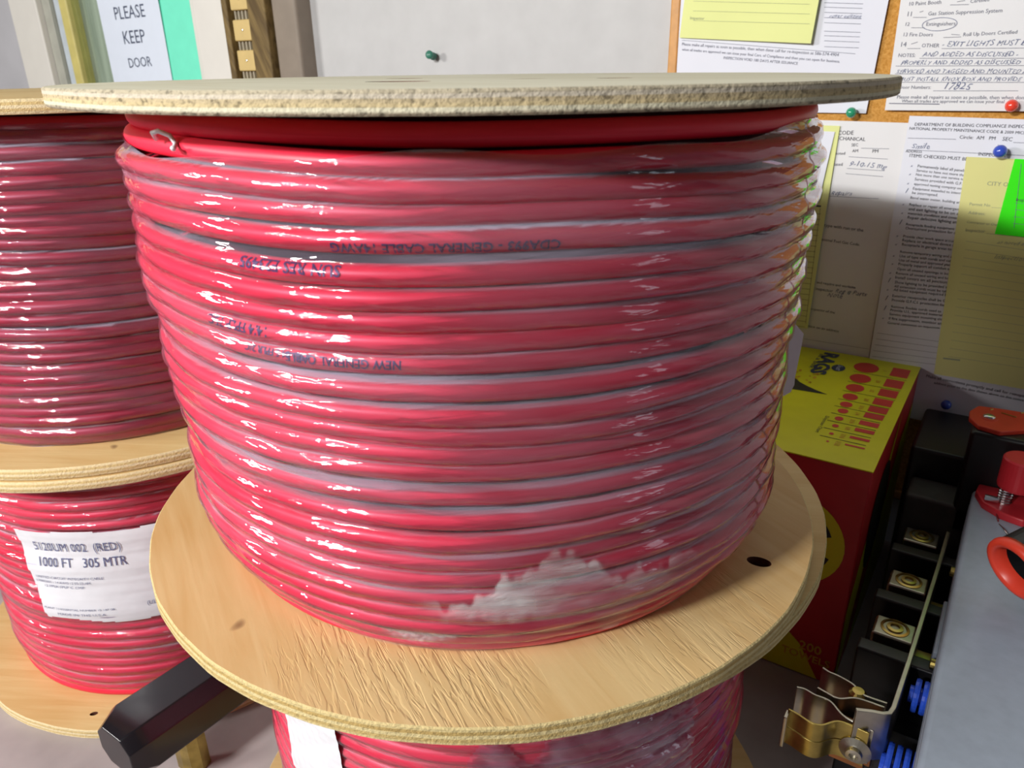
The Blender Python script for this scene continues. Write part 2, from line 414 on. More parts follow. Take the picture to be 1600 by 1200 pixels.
def ply_edge(name, t, tones, pore=1.0, wash=None, rough_layers=None):
    m = N(name)
    tc = m.n('TexCoord'); sep = m.n('SeparateXYZ'); m.l(tc.outputs['Object'], sep.inputs[0])
    wob = m.noise(m.coord('Object', (12, 12, 12)), 1.0, 2)
    z = m.math('ADD', m.math('DIVIDE', sep.outputs['Z'], t), m.math('MULTIPLY', m.math('SUBTRACT', wob, .5), .16))
    k = len(tones)
    stops = []
    for i, c in enumerate(tones):
        stops.append((min(1, i / k + .015), lin(c))); stops.append((min(1, (i + 1) / k - .015), lin(c)))
    col = m.ramp(z, stops)
    po = m.noise(m.coord('Object', (420, 420, 520)), 1.0, 3, .7)
    pm = m.ramp(po, [(.34, (.1, .1, .1)), (.48, (1, 1, 1))])
    mx = m.n('MixRGB', blend_type='MULTIPLY'); mx.inputs['Fac'].default_value = .42 * pore
    if rough_layers:
        st2 = []
        for i, q in enumerate(rough_layers): st2 += [(min(1, i / k + .015), (q * pore,) * 3), (min(1, (i + 1) / k - .015), (q * pore,) * 3)]
        m.l(m.ramp(z, st2), mx.inputs['Fac'])
    m.l(col, mx.inputs['Color1']); m.l(pm, mx.inputs['Color2'])
    last = mx.outputs['Color']
    if wash:
        st = m.ramp(m.noise(m.coord('Object', (7, 7, 7)), 1.0, 3), [(.56, (0, 0, 0)), (.64, (1, 1, 1))])
        m2 = m.n('MixRGB'); m.l(st, m2.inputs['Fac']); m.l(last, m2.inputs['Color1']); m2.inputs['Color2'].default_value = lin(wash)
        last = m2.outputs['Color']
    nb = m.bump(po, .8, .0012)
    return m.end(m.bsdf(last, .8, 0, .2, nb))


def cable_mat(name, c0, c1):
    m = N(name); v = m.coord('UV')
    f = m.noise(m.coord('UV', (18, 3, 1)), 1.0, 4, .6)
    col = m.ramp(f, [(.3, lin(c0)), (.7, lin(c1))])
    return m.end(m.bsdf(col, .42, 0, .35, m.bump(f, .12, .0006)))


def film_mat(name, haze=.10, gloss=1.0, wr=1.0, tint='#f6f0ff', tone='#cfc2d8', clear=.02):
    """thin clear stretch wrap: clear film with a Fresnel sheen, milky where it bridges the grooves"""
    m = N(name)
    a = m.noise(m.coord('UV', (7, 60, 1), (0, 0, .05)), 1.0, 3, .55, .6)
    b = m.noise(m.coord('UV', (16, 420, 1), (0, 0, -.10)), 1.0, 2, .5, .4)
    d = m.noise(m.coord('UV', (22, 380, 1), (0, 0, .16)), 1.0, 2, .5, .4)
    h = m.math('ADD', m.math('ADD', m.math('MULTIPLY', a, 1.0), m.math('MULTIPLY', b, .45)), m.math('MULTIPLY', d, .45))
    nb = m.bump(h, .5 * wr, .0022)
    tr = m.n('BsdfTransparent'); tr.inputs['Color'].default_value = lin(tint)
    gl = m.n('BsdfGlossy'); gl.inputs['Roughness'].default_value = .045; gl.inputs['Color'].default_value = (1, 1, 1, 1)
    m.l(nb, gl.inputs['Normal'])
    fr = m.n('Fresnel'); fr.inputs['IOR'].default_value = 1.45; m.l(nb, fr.inputs['Normal'])
    mix = m.n('MixShader')
    m.l(m.math('MINIMUM', m.math('MULTIPLY', fr.outputs[0], 1.35 * gloss), .7), mix.inputs['Fac'])
    df = m.n('BsdfDiffuse'); df.inputs['Color'].default_value = lin(tone); m.l(nb, df.inputs['Normal'])
    hz = m.n('MixShader')
    gap = m.n('Attribute'); gap.attribute_name = 'gap'
    band = m.ramp(m.noise(m.coord('UV', (6, 36, 1), (0, 0, .08)), 1.0, 3, .6, .6), [(.38, (.25, .25, .25)), (.66, (1, 1, 1))])
    m.l(m.math('ADD', m.math('MULTIPLY', m.math('MULTIPLY', gap.outputs['Fac'], band), haze * 2.4), m.math('MULTIPLY', band, clear)), hz.inputs['Fac'])
    m.l(tr.outputs[0], hz.inputs[1]); m.l(df.outputs[0], hz.inputs[2])
    m.l(hz.outputs[0], mix.inputs[1]); m.l(gl.outputs[0], mix.inputs[2])
    return m.end(mix)


def put(o, label=None, cat=None, group=None, kind=None):
    if label: o['label'] = label
    if cat: o['category'] = cat
    if group: o['group'] = group
    if kind: o['kind'] = kind
    return o


def empty(name, loc, label, cat, group=None):
    o = bpy.data.objects.new(name, None); COL.objects.link(o)
    o.empty_display_size = .03; o.location = loc
    return put(o, label, cat, group)


class MB:
    def __init__(s): s.v = []; s.f = []; s.mi = []; s.uv = {}

    def add(s, vs, fs, mi=0):
        k = len(s.v); s.v += [tuple(p) for p in vs]
        s.f += [tuple(i + k for i in f) for f in fs]; s.mi += [mi] * len(fs); return s

    def box(s, x0, x1, y0, y1, z0, z1, mi=0):
        vs = [(x, y, z) for z in (z0, z1) for y in (y0, y1) for x in (x0, x1)]
        return s.add(vs, [(0, 2, 3, 1), (4, 5, 7, 6), (0, 1, 5, 4), (2, 6, 7, 3), (0, 4, 6, 2), (1, 3, 7, 5)], mi)

    def prism(s, pts, z0, z1, mi=0):
        n = len(pts)
        vs = [(x, y, z0) for x, y in pts] + [(x, y, z1) for x, y in pts]
        fs = [tuple(range(n - 1, -1, -1)), tuple(range(n, 2 * n))] + [(i, (i + 1) % n, n + (i + 1) % n, n + i) for i in range(n)]
        return s.add(vs, fs, mi)

    def frame(s, d):
        d = Vector(d).normalized(); a = Vector((0, 0, 1)) if abs(d.z) < .9 else Vector((1, 0, 0))
        u = d.cross(a).normalized(); return u, d.cross(u).normalized()

    def lathe(s, p, d, prof, n=32, mi=0, cap=True):
        """prof: list of (radius, height along d) from p"""
        p = Vector(p); d = Vector(d).normalized(); u, w = s.frame(d); vs = []; fs = []
        for r, h in prof:
            for i in range(n):
                a = 2 * math.pi * i / n
                vs.append(p + d * h + (u * math.cos(a) + w * math.sin(a)) * r)
        for j in range(len(prof) - 1):
            for i in range(n):
                i2 = (i + 1) % n
                fs.append((j * n + i, j * n + i2, (j + 1) * n + i2, (j + 1) * n + i))
        if cap and prof[0][0] > 1e-7: fs.append(tuple(range(n - 1, -1, -1)))
        if cap and prof[-1][0] > 1e-7: fs.append(tuple((len(prof) - 1) * n + i for i in range(n)))
        return s.add(vs, fs, mi)

    def tube(s, path, r, n=10, mi=0, cap=True):
        P = [Vector(p) for p in path]; vs = []; fs = []
        for i, p in enumerate(P):
            d = (P[min(i + 1, len(P) - 1)] - P[max(i - 1, 0)])
            u, w = s.frame(d); rr = r[i] if isinstance(r, (list, tuple)) else r
            for k in range(n):
                a = 2 * math.pi * k / n; vs.append(p + (u * math.cos(a) + w * math.sin(a)) * rr)
        for j in range(len(P) - 1):
            for k in range(n):
                k2 = (k + 1) % n; fs.append((j * n + k, j * n + k2, (j + 1) * n + k2, (j + 1) * n + k))
        if cap: fs += [tuple(range(n - 1, -1, -1)), tuple((len(P) - 1) * n + k for k in range(n))]
        return s.add(vs, fs, mi)

    def ribbon(s, path, z0, z1, th, mi=0):
        """a strip on edge: XY path, tall from z0 to z1, th thick"""
        P = [Vector((x, y, 0)) for x, y in path]; L = []; Rr = []
        for i, p in enumerate(P):
            d = (P[min(i + 1, len(P) - 1)] - P[max(i - 1, 0)]).normalized(); nn = Vector((-d.y, d.x, 0)) * th / 2
            L.append(p + nn); Rr.append(p - nn)
        vs = []; fs = []; n = len(P)
        for q in range(n):
            for pt in (L[q], Rr[q]):
                vs += [(pt.x, pt.y, z0), (pt.x, pt.y, z1)]
        for q in range(n - 1):
            a = q * 4; b = a + 4
            fs += [(a, b, b + 1, a + 1), (a + 2, a + 3, b + 3, b + 2), (a + 1, b + 1, b + 3, a + 3), (a, a + 2, b + 2, b)]
        fs += [(0, 1, 3, 2), ((n - 1) * 4, (n - 1) * 4 + 2, (n - 1) * 4 + 3, (n - 1) * 4 + 1)]
        return s.add(vs, fs, mi)

    def build(s, name, mats, parent=None, bevel=0, smooth=False, org=None, uv=None, seg=2, gap=None, fix=True):
        me = bpy.data.meshes.new(name)
        og = Vector(org) if org is not None else Vector((0, 0, 0))
        me.from_pydata([tuple(Vector(p) - og) for p in s.v], [], s.f)
        for m in (mats if isinstance(mats, (list, tuple)) else [mats]): me.materials.append(m)
        me.polygons.foreach_set('material_index', s.mi)
        if smooth: me.polygons.foreach_set('use_smooth', [True] * len(s.f))
        if uv is not None:
            lay = me.uv_layers.new(name='UVMap')
            for lp in me.loops: lay.data[lp.index].uv = uv[lp.vertex_index]
        if gap is not None:
            at = me.attributes.new('gap', 'FLOAT', 'POINT'); at.data.foreach_set('value', gap)
        if fix: bm = bmesh.new(); bm.from_mesh(me); bmesh.ops.recalc_face_normals(bm, faces=bm.faces); bm.to_mesh(me); bm.free()
        o = bpy.data.objects.new(name, me); COL.objects.link(o)
        o.location = og
        if parent:
            o.parent = parent
            if parent.type == 'EMPTY': o.location = og - parent.location
            else: o.location = og - Vector(world_loc(parent))
        if bevel:
            b = o.modifiers.new('Bevel', 'BEVEL'); b.width = bevel; b.segments = seg; b.limit_method = 'ANGLE'; b.angle_limit = R(35)
            for p in me.polygons: p.use_smooth = True
            try:
                wn = o.modifiers.new('WN', 'WEIGHTED_NORMAL'); wn.keep_sharp = True
            except Exception: pass
        return o


def world_loc(o):
    v = Vector(o.location)
    while o.parent: o = o.parent; v = v + Vector(o.location)
    return v


_tc = {}


def glyphs(body, kind='p'):
    """flat letter mesh from Blender's built-in font; returns verts (x, y), faces, width"""
    key = (body, kind)
    if key in _tc: return _tc[key]
    cu = bpy.data.curves.new('txt', 'FONT'); cu.body = body; cu.size = 1.0; cu.resolution_u = 2
    if kind == 'h': cu.shear = .38; cu.space_character = 1.08
    if kind == 'b': cu.offset = .018
    if kind == 'B': cu.offset = .045
    o = bpy.data.objects.new('txt', cu); COL.objects.link(o)
    dg = bpy.context.evaluated_depsgraph_get(); dg.update()
    me = o.evaluated_get(dg).to_mesh()
    V = [(v.co.x, v.co.y) for v in me.vertices]; F = [tuple(p.vertices) for p in me.polygons]
    o.evaluated_get(dg).to_mesh_clear()
    bpy.data.objects.remove(o); bpy.data.curves.remove(cu)
    x0 = min(v[0] for v in V); x1 = max(v[0] for v in V)
    V = [(x - x0, y) for x, y in V]
    if kind == 'h':
        rr = random.Random(body)
        p1, p2 = rr.uniform(0, 6), rr.uniform(0, 6)
        V = [(x + .05 * math.sin(y * 7 + x * 3 + p1), y * (1 + .12 * math.sin(x * 2.3 + p2)) + .06 * math.sin(x * 4.1 + p1)) for x, y in V]
    _tc[key] = (V, F, x1 - x0); return _tc[key]

# ---------------------------------------------------------------- materials
M = {}
M['wall'] = plain('painted block wall', '#c8c8c8', .75, var=.03, nscale=26, bump=.18)
M['wall_grey'] = plain('grey wall board', '#c0bfc4', .7, var=.05, nscale=9)
M['trim'] = plain('cream white trim', '#e8e4dc', .5, var=.02, nscale=20)
M['trim_grey'] = plain('grey weather strip', '#b4b4a8', .5)
M['trim_blue'] = plain('pale blue strip', '#ccd6de', .4)
M['trim_yellow'] = plain('yellow strip', '#d6c878', .5)
M['floor'] = plain('concrete floor', '#8f8a84', .8, var=.12, nscale=6, bump=.2)
M['bench'] = plain('worn grey bench top', '#a79d9c', .55, 0, .4, var=.14, nscale=14, bump=.15)
M['bench_steel'] = plain('bench steel', '#55555a', .5, .6)
M['taupe'] = plain('taupe post', '#8f8274', .6, var=.05)
M['tan'] = plain('tan block', '#d9bd7c', .6, var=.04)
M['dark_slot'] = plain('dark slot', '#3a332a', .8)
M['slat'] = plain('slot fin', '#b9b09a', .6)
M['paper'] = plain('white paper', '#e6e8f2', .75, 0, .2, var=.012, nscale=15, bump=.05)
M['paper_warm'] = plain('warm white paper', '#e8e8ea', .75, 0, .2, var=.012, nscale=15, bump=.05)
M['yellow_paper'] = plain('pale yellow carbon paper', '#e6eba0', .75, 0, .2, var=.02, nscale=12, bump=.05)
M['yellow_paper2'] = plain('yellow permit paper', '#dfdc94', .75, 0, .2, var=.02, nscale=12, bump=.05)
M['green_paper'] = plain('neon green paper', '#3cf318', .7, 0, .2, var=.02)
M['mint'] = plain('mint paper', '#7df2d0', .7, 0, .2, var=.02)
M['sign_white'] = plain('sign paper', '#e4ecfa', .7, 0, .2, var=.01)
M['ink'] = plain('printed ink', '#6d6f80', .7)
M['ink_dark'] = plain('dark printed ink', '#3c3c48', .7)
M['ink_soft'] = plain('faint printed ink', '#a3a88c', .7)
M['pencil'] = plain('pen handwriting', '#6a7290', .6)
M['sign_ink'] = plain('sign letters', '#46506a', .6)
M['label_ink'] = plain('label letters', '#555a80', .6)
M['cable_ink'] = plain('cable print', '#4a2a5c', .5)
M['oak'] = plain('oak frame', '#d39a58', .45, var=.1, nscale=60)
M['black'] = plain('black phenolic', '#17171a', .4, var=.2, bump=.08)
M['black_gloss'] = plain('gloss black plastic', '#1a171c', .22, 0, .5, var=.1, bump=.03)
M['dark_grey'] = plain('dusty dark plastic', '#4b4a48', .6, var=.2)
M['grey_cover'] = plain('grey enamel cover', '#98a3b2', .42, 0, .4, var=.04, nscale=120, bump=.04)
M['red_plastic'] = plain('red handle plastic', '#d8402c', .38, var=.06)
M['red_dark'] = plain('dark red plastic', '#c02a34', .35, var=.06)
M['blue'] = plain('blue insulator', '#2a52c8', .3, 0, .5)
M['steel'] = plain('zinc steel', '#b9b4a6', .32, 1, .5, var=.1, nscale=80)
M['chrome'] = plain('chrome', '#d9d9dc', .15, 1)
M['brass'] = plain('yellow chromate steel', '#bda860', .3, 1, .5, var=.2, nscale=70)
M['copper'] = plain('copper pad', '#b07850', .35, 1)
M['pin_green'] = plain('green pin', '#2f9b72', .2, coat=.6)
M['pin_red'] = plain('red pin', '#ef4634', .2, coat=.6)
M['pin_blue'] = plain('blue pin', '#3a55c4', .2, coat=.6)
M['pin_teal'] = plain('teal pin', '#3f7f6c', .3)
M['box_yellow'] = plain('yellow printed card', '#dfdc18', .4, 0, .4, var=.03)
M['box_red'] = plain('red printed card', '#c0282e', .4, 0, .4, var=.05)
M['box_ink_red'] = plain('red print', '#d23a30', .45)
M['box_ink_orange'] = plain('orange print', '#d8a828', .45)
M['box_ink_navy'] = plain('navy print', '#33415c', .45)
M['box_ink_black'] = plain('black print', '#26241c', .45)
M['box_dark'] = plain('dark printed card', '#5a5a22', .45)
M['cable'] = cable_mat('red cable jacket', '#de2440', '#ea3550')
M['cable_shaded'] = cable_mat('red cable jacket shaded', '#ac1e36', '#ba283e')  # darker copy; the upper left reel's shade and dust are in the colour
M['core'] = plain('shade-dark inner cable layers', '#5e1220', .6)  # dark red puts the groove shade between turns into the colour
M['face_tan'] = wood_face('tan veneer', '#d4b884', '#c49e64', 1.0, .5, zones=((.046, -.150, .050), (.085, -.148, .045), (.157, -.055, .055)))
M['face_tan2'] = wood_face('tan veneer smooth', '#dabf88', '#caa468', .25, -.5)
M['face_grey'] = wood_face('greyed veneer', '#dcd8c2', '#cbc4a8', .1, .3, .7)
M['edge_top'] = ply_edge('weathered ply edge', .0070, ['#a99e88', '#cbc5ac', '#c2b088', '#b9a886', '#c2b8a6', '#b5aa92'], 1.0, rough_layers=[.75, .12, .55, .7, .15, .6])
M['edge_mid'] = ply_edge('ply edge', .0094, ['#c9b684', '#bda46c', '#d2c08e', '#b89c62', '#cdb985'], .7)
M['edge_pale'] = ply_edge('pale ply edge', .0094, ['#e0cda2', '#d2b984', '#e4d3ab', '#d0b67f', '#e0cca0'], .35)
M['hole'] = plain('dark hole', '#5c3020', .8)
M['film'] = film_mat('stretch wrap', .15, 1.1, .95, clear=.11)
M['film_hazy'] = film_mat('hazy stretch wrap', .22, 1.0, 1.1, clear=.06)
M['film_left'] = film_mat('dusty stretch wrap', .24, .9, .9, clear=.10)
M['film_loose'] = film_mat('loose stretch wrap', .17, 1.0, .55, clear=.05)
M['label'] = plain('white film label', '#dfe0e6', .35, 0, .4, var=.03, nscale=30, bump=.25, coat=.4)


def rack_wood():
    m = N('dark grained wood'); g = m.noise(m.coord('Object', (90, 90, 9), (0, .5, 0)), 1.0, 4, .6, .5)
    return m.end(m.bsdf(m.ramp(g, [(.35, lin('#5d4a2c')), (.65, lin('#8c7548'))]), .6, 0, .3, m.bump(g, .3, .001)))


def cork():
    m = N('cork'); v = m.coord(); f = m.noise(v, 420, 3, .7)
    return m.end(m.bsdf(m.ramp(f, [(.35, lin('#bd8438')), (.65, lin('#dba458'))]), .85, 0, .2, m.bump(f, .6, .001)))


def glass():
    m = N('door glass'); b = m.n('BsdfPrincipled')
    tr = m.n('BsdfTransparent'); tr.inputs['Color'].default_value = lin('#f8fcf9')
    gl = m.n('BsdfGlossy'); gl.inputs['Roughness'].default_value = .04
    mx = m.n('MixShader'); mx.inputs['Fac'].default_value = .12
    m.l(tr.outputs[0], mx.inputs[1]); m.l(gl.outputs[0], mx.inputs[2]); return m.end(mx)


def reflection_sheet():  # streaked green-grey stands in for blurred reflections in the door glass
    m = N('green grey curtain'); g = m.noise(m.coord('Object', (60, 60, 2)), 1.0, 3, .6, .4)
    return m.end(m.bsdf(m.ramp(g, [(.35, lin('#aab2a4')), (.65, lin('#dde2d6'))]), .8))


M['rack_wood'] = rack_wood(); M['cork'] = cork(); M['glass'] = glass(); M['reflection_sheet'] = reflection_sheet()

# ---------------------------------------------------------------- the setting
WY = 0.575          # the painted wall
b = MB().box(-.72, 2.2, WY, WY + .12, 0, 2.6); put(b.build('wall_back', M['wall']), kind='structure')
b = MB().box(-3.4, -1.59, WY, WY + .12, 0, 2.6); put(b.build('wall_left', M['wall_grey']), kind='structure')
b = MB().box(-1.59, -.72, WY, WY + .12, 2.1, 2.6); put(b.build('wall_lintel', M['wall']), kind='structure')
b = MB().box(-3.4, 2.2, -3.2, WY + 1.2, -.05, 0); put(b.build('floor', M['floor']), kind='structure')
b = MB().box(-1.59, -1.482, WY - .018, WY + .1, 0, 2.1); put(b.build('trim_1', M['trim'], bevel=.004), kind='structure')
b = MB().box(-1.482, -1.453, WY - .006, WY + .1, 0, 2.1); put(b.build('trim_2', M['trim_grey'], bevel=.002), kind='structure')
b = MB().box(-.984, -.90, WY - .018, WY + .1, 0, 2.1).box(-1.004, -.986, WY - .008, WY + .1, 0, 2.1)
put(b.build('trim_3', M['trim'], bevel=.004), kind='structure')
b = MB().box(-.775, -.72, WY - .03, WY + .1, 0, 2.1); put(b.build('trim_4', M['taupe'], bevel=.006), kind='structure')
# the half-glazed door between the trims
dr = MB().box(-1.453, -1.004, WY + .012, WY + .05, 0, .95).build('door_1', M['trim']); put(dr, kind='structure')
MB().box(-1.453, -1.424, WY + .002, WY + .05, .95, 2.1).build('stile', M['trim_blue'], dr, bevel=.003)
MB().box(-1.424, -1.394, WY - .004, WY + .05, .95, 2.1).build('stile', M['trim_yellow'], dr, bevel=.004)
MB().box(-1.394, -1.004, WY + .002, WY + .05, 2.0, 2.1).build('rail', M['trim'], dr)
MB().box(-1.394, -1.004, WY + .006, WY + .011, .95, 2.0).build('pane', M['glass'], dr)
cu = MB(); path = [(-1.394 + .39 * i / 60, WY + .022 + .004 * math.sin(i * .9) + .002 * math.sin(i * 2.3)) for i in range(61)]
cu.ribbon(path, .952, 2.0, .001).build('reflection_sheet', M['reflection_sheet'], dr, smooth=True)  # added wavy sheet, painted with the pane's blurred reflections
b = MB().box(-3.4, 2.2, WY + 1.1, WY + 1.2, 0, 2.6); put(b.build('wall_outside', M['reflection_sheet']), kind='structure')

# bench: one worn grey top on steel legs
bench = empty('workbench', (0, 0, .0), 'worn grey workbench under the cable reels along the wall', 'workbench')
MB().box(-1.5, 1.1, -.62, WY - .002, .868, .9).build('bench_top', M['bench'], bench, bevel=.003)
for x in (-1.44, 1.04):
    for y in (-.56, WY - .06):
        MB().box(x - .03, x + .03, y - .03, y + .03, 0, .868).build('leg', M['bench_steel'], bench, bevel=.003)

# wooden rack with tan blocks between the door trim and the taupe post
rk = empty('slot_rack', (-.84, WY, 1.2), 'brown wooden rack of tan blocks and slotted gaps beside the door frame', 'rack')
MB().box(-.898, -.777, WY - .004, WY + .08, 1.0, 2.05).build('back_board', M['rack_wood'], rk, bevel=.002)
MB().box(-.898, -.884, WY - .026, WY - .004, 1.0, 2.05).build('side_strip', M['rack_wood'], rk, bevel=.003)
MB().box(-.818, -.777, WY - .040, WY - .004, 1.0, 2.05).build('side_board', M['rack_wood'], rk, bevel=.003)
for k in range(10):
    zc = 1.4545 + (k - 2) * .0445
    bl = MB().box(-.872, -.826, WY - .028, WY - .004, zc - .0155, zc + .0155).build('block', M['tan'], rk, bevel=.002)
    MB().lathe((-.849, WY - .028, zc), (0, -1, 0), [(.0016, 0), (.0016, .0012), (0, .0016)], 10).build('nail', M['chrome'], bl)
    g = MB().box(-.872, -.826, WY - .010, WY - .004, zc + .0155, zc + .029).build('slot', M['dark_slot'], rk)
    f = MB()
    for j in range(6): f.box(-.871 + j * .0085, -.8685 + j * .0085, WY - .022, WY - .010, zc + .0155, zc + .029)
    f.build('fins', M['slat'], g)

# ---------------------------------------------------------------- papers on the wall
def line_pts(x0, z0, x1, z1, wd):
    d = Vector((x1 - x0, z1 - z0)); nn = Vector((-d.y, d.x)).normalized() * wd / 2
    k = max(1, int(d.length / .01)); vs = []; fs = []
    for i in range(k + 1):
        p = Vector((x0, z0)) + d * i / k; vs += [(p.x + nn.x, p.y + nn.y), (p.x - nn.x, p.y - nn.y)]
    for i in range(k): fs.append((2 * i, 2 * i + 1, 2 * i + 3, 2 * i + 2))
    return vs, fs


def print_on(key, yfun, clip, inks, parent):
    """printed and handwritten lines of one sheet, each ink one mesh lying on the sheet"""
    acc = {}
    for body, x0, z0, x1, z1, st, hh in PRINT.get(key, []):
        if st in 'lc': vs, fs = line_pts(x0, z0, x1, z1, hh); ink = inks['h'] if st == 'c' else inks.get('l', inks['p'])
        else:
            V, F, wd = glyphs(body, st if st in 'hb' else 'p'); L = math.hypot(x1 - x0, z1 - z0); s = L / wd
            a = math.atan2(z1 - z0, x1 - x0); ca, sa = math.cos(a), math.sin(a)
            vs = [(x0 + s * (x * ca - y * sa), z0 + s * (x * sa + y * ca)) for x, y in V]; fs = F; ink = inks[st]
        keep = [clip[0] < x < clip[1] and clip[2] < z < clip[3] for x, z in vs]
        fs = [f for f in fs if all(keep[i] for i in f)]
        acc.setdefault(ink, MB()).add([(x, yfun(x, z) - .0004, z) for x, z in vs], fs)
    for ink, mb in acc.items():
        if mb.f: mb.build('handwriting' if ink == 'pencil' else 'printed_text', M[ink], parent)


def sheet(name, label, cat, quad, y0, lift, mat, key=None, inks=None, group=None, curl=(0, 0, 0, 0), th=.00025, nx=18, nz=18):
    """quad: four corners (x, z) from top-left clockwise; lift: how far it stands off; curl: extra lift at those corners"""
    tl, tr, br, bl = [Vector(q) for q in quad]

    def yf(u, v):
        c = curl[0] * (1 - u) * v + curl[1] * u * v + curl[2] * u * (1 - v) + curl[3] * (1 - u) * (1 - v)
        return WY - y0 - lift - c - .0007 * math.sin(u * 5 + v * 3 + quad[0][0] * 50) * (1 + v)
    vs = []; fs = []
    for s in (0, th):
        for j in range(nz + 1):
            for i in range(nx + 1):
                u, v = i / nx, j / nz
                p = (bl * (1 - u) + br * u) * (1 - v) + (tl * (1 - u) + tr * u) * v
                vs.append((p.x, yf(u, v) + s, p.y))
    o = (nx + 1) * (nz + 1)
    for j in range(nz):
        for i in range(nx):
            a = j * (nx + 1) + i; fs += [(a, a + 1, a + nx + 2, a + nx + 1), (o + a, o + a + nx + 1, o + a + nx + 2, o + a + 1)]
    rim = [i for i in range(nx + 1)] + [j * (nx + 1) + nx for j in range(1, nz + 1)] + [nz * (nx + 1) + i for i in range(nx - 1, -1, -1)] + [j * (nx + 1) for j in range(nz - 1, 0, -1)]
    for k in range(len(rim)):
        a, c = rim[k], rim[(k + 1) % len(rim)]; fs.append((a, o + a, o + c, c))
    ob = MB().add(vs, fs).build(name, M[mat], smooth=False)
    put(ob, label, cat, group)
    if key:
        def yw(x, z):
            v = (z - bl.y) / max(1e-6, tl.y - bl.y); xl = bl.x + (tl.x - bl.x) * v; xr = br.x + (tr.x - br.x) * v
            return yf(min(1, max(0, (x - xl) / (xr - xl))), min(1, max(0, v)))
        print_on(key, yw, (min(tl.x, bl.x) + .001, max(tr.x, br.x) - .001, bl.y + .001, tl.y - .0005), inks, ob)
    return ob


def pin(name, label, x, z, y, mat, r=.0062, d=(.25, -1, -.35)):
    o = empty(name, (x, y, z), label, 'push pin')
    d = Vector(d).normalized()
    MB().lathe((x, y, z), d, [(.0006, -.004), (.0006, .006)], 8).build('needle', M['chrome'], o)
    c = Vector((x, y, z)) + d * (.004 + r)
    prof = [(0, -r)] + [(r * math.sin(math.pi * k / 14), -r * math.cos(math.pi * k / 14)) for k in range(1, 14)] + [(0, r)]
    MB().lathe(c, d, prof, 22).build('head', M[mat], o, smooth=True)


# cork board with its oak frame
cb = empty('cork_board', (.15, WY, .96), 'cork board in a thin oak frame hung on the white wall', 'notice board')
MB().box(-.122, .43, WY - .007, WY - .0005, .972, 1.72).build('cork_panel', M['cork'], cb)
for q in ((-.134, -.1215, 0.96, 1.732), (.4295, .442, 0.96, 1.732)):
    MB().box(q[0], q[1], WY - .0088, WY - .0005, q[2], q[3]).build('frame_side', M['oak'], cb, bevel=.003)
for z in (.96, 1.72):
    MB().box(-.1215, .4295, WY - .0088, WY - .0005, z, z + .012).build('frame_side', M['oak'], cb, bevel=.003)
C0 = .0092
INK = {'p': 'ink', 'h': 'pencil', 'l': 'ink'}
DARK = {'p': 'ink_dark', 'h': 'pencil', 'l': 'ink'}
SOFT = {'p': 'ink_soft', 'h': 'ink_soft', 'l': 'ink_soft'}
GRP = None
sheet('inspection_form', 'white inspection form with a yellow note over it, left end of the board', 'paper', [(-.1206, 1.67), (.1010, 1.67), (.0885, 1.3895), (-.1190, 1.3895)], C0, .001, 'paper', 'B', {'p': 'ink', 'h': 'pencil', 'l': 'ink'}, curl=(0, 0, .002, .004))
sheet('yellow_note', 'pale yellow slip pinned over the white form at the upper left of the board', 'paper', [(-.1068, 1.615), (.0365, 1.615), (.0268, 1.4565), (-.1172, 1.4663)], C0, .004, 'yellow_paper', 'C', SOFT, curl=(0, 0, .006, .003))
sheet('inspection_form', 'white handwritten form with a circled word and a red pin at its foot', 'paper', [(.1005, 1.675), (.3165, 1.675), (.3225, 1.3945), (.1062, 1.3930)], C0, .0015, 'paper_warm', 'D', INK, curl=(0, 0, .001, .004))
sheet('mechanical_notice', 'narrow white mechanical code notice behind the yellow table sheet', 'paper', [(-.0835, 1.3835), (.1295, 1.3810), (.1315, 1.105), (-.0830, 1.107)], C0, .001, 'paper_warm', 'E', DARK, curl=(0, 0, .002, 0))
sheet('table_sheet', 'yellow ruled sheet half hidden behind the big front reel', 'paper', [(-.10, 1.3785), (.0655, 1.3768), (.0620, 1.1530), (-.10, 1.153)], C0, .003, 'yellow_paper', 'F', {'p': 'ink_dark', 'h': 'pencil', 'l': 'ink_dark'}, curl=(0, .001, .003, 0))
sheet('white_slip', 'small white slip on top of the yellow ruled sheet', 'paper', [(-.09, 1.3735), (.0615, 1.3710), (.0555, 1.2965), (-.09, 1.2985)], C0, .005, 'paper', 'G', INK, curl=(0, .001, .003, 0))
sheet('green_sticker', 'tiny neon green sticker at the edge of the white slip by the reel', 'sticker', [(.026, 1.327), (.0385, 1.3265), (.038, 1.3155), (.026, 1.3158)], C0 + .0055, .003, 'green_paper')
sheet('code_notice', 'long white code notice with a typed checklist, behind the yellow permit', 'paper', [(.1295, 1.3880), (.3455, 1.3850), (.3500, 1.066), (.1330, 1.070)], C0, .0035, 'paper', 'H', DARK, curl=(0, 0, .001, .003))
sheet('permit_sheet', 'yellow city permit sheet with ruled lines under the blue pin', 'paper', [(.1865, 1.3515), (.4025, 1.3515), (.4140, 1.1270), (.1985, 1.1270)], C0, .007, 'yellow_paper2', 'I', {'p': 'ink_soft', 'h': 'ink_soft', 'l': 'ink_soft'}, curl=(0, 0, .003, .004))
sheet('green_tag', 'neon green printed tag over the yellow permit sheet', 'paper', [(.2268, 1.3520), (.2968, 1.3515), (.2950, 1.2800), (.2245, 1.2808)], C0, .0105, 'green_paper', 'J', DARK, curl=(0, 0, .002, .002))
pin('push_pin', 'green ball pin on bare cork below the left white form', .0738, 1.3935, WY - .012, 'pin_green', .0052)
pin('push_pin', 'red ball pin at the foot of the handwritten white form', .2125, 1.4020, WY - .012, 'pin_red', .0056)
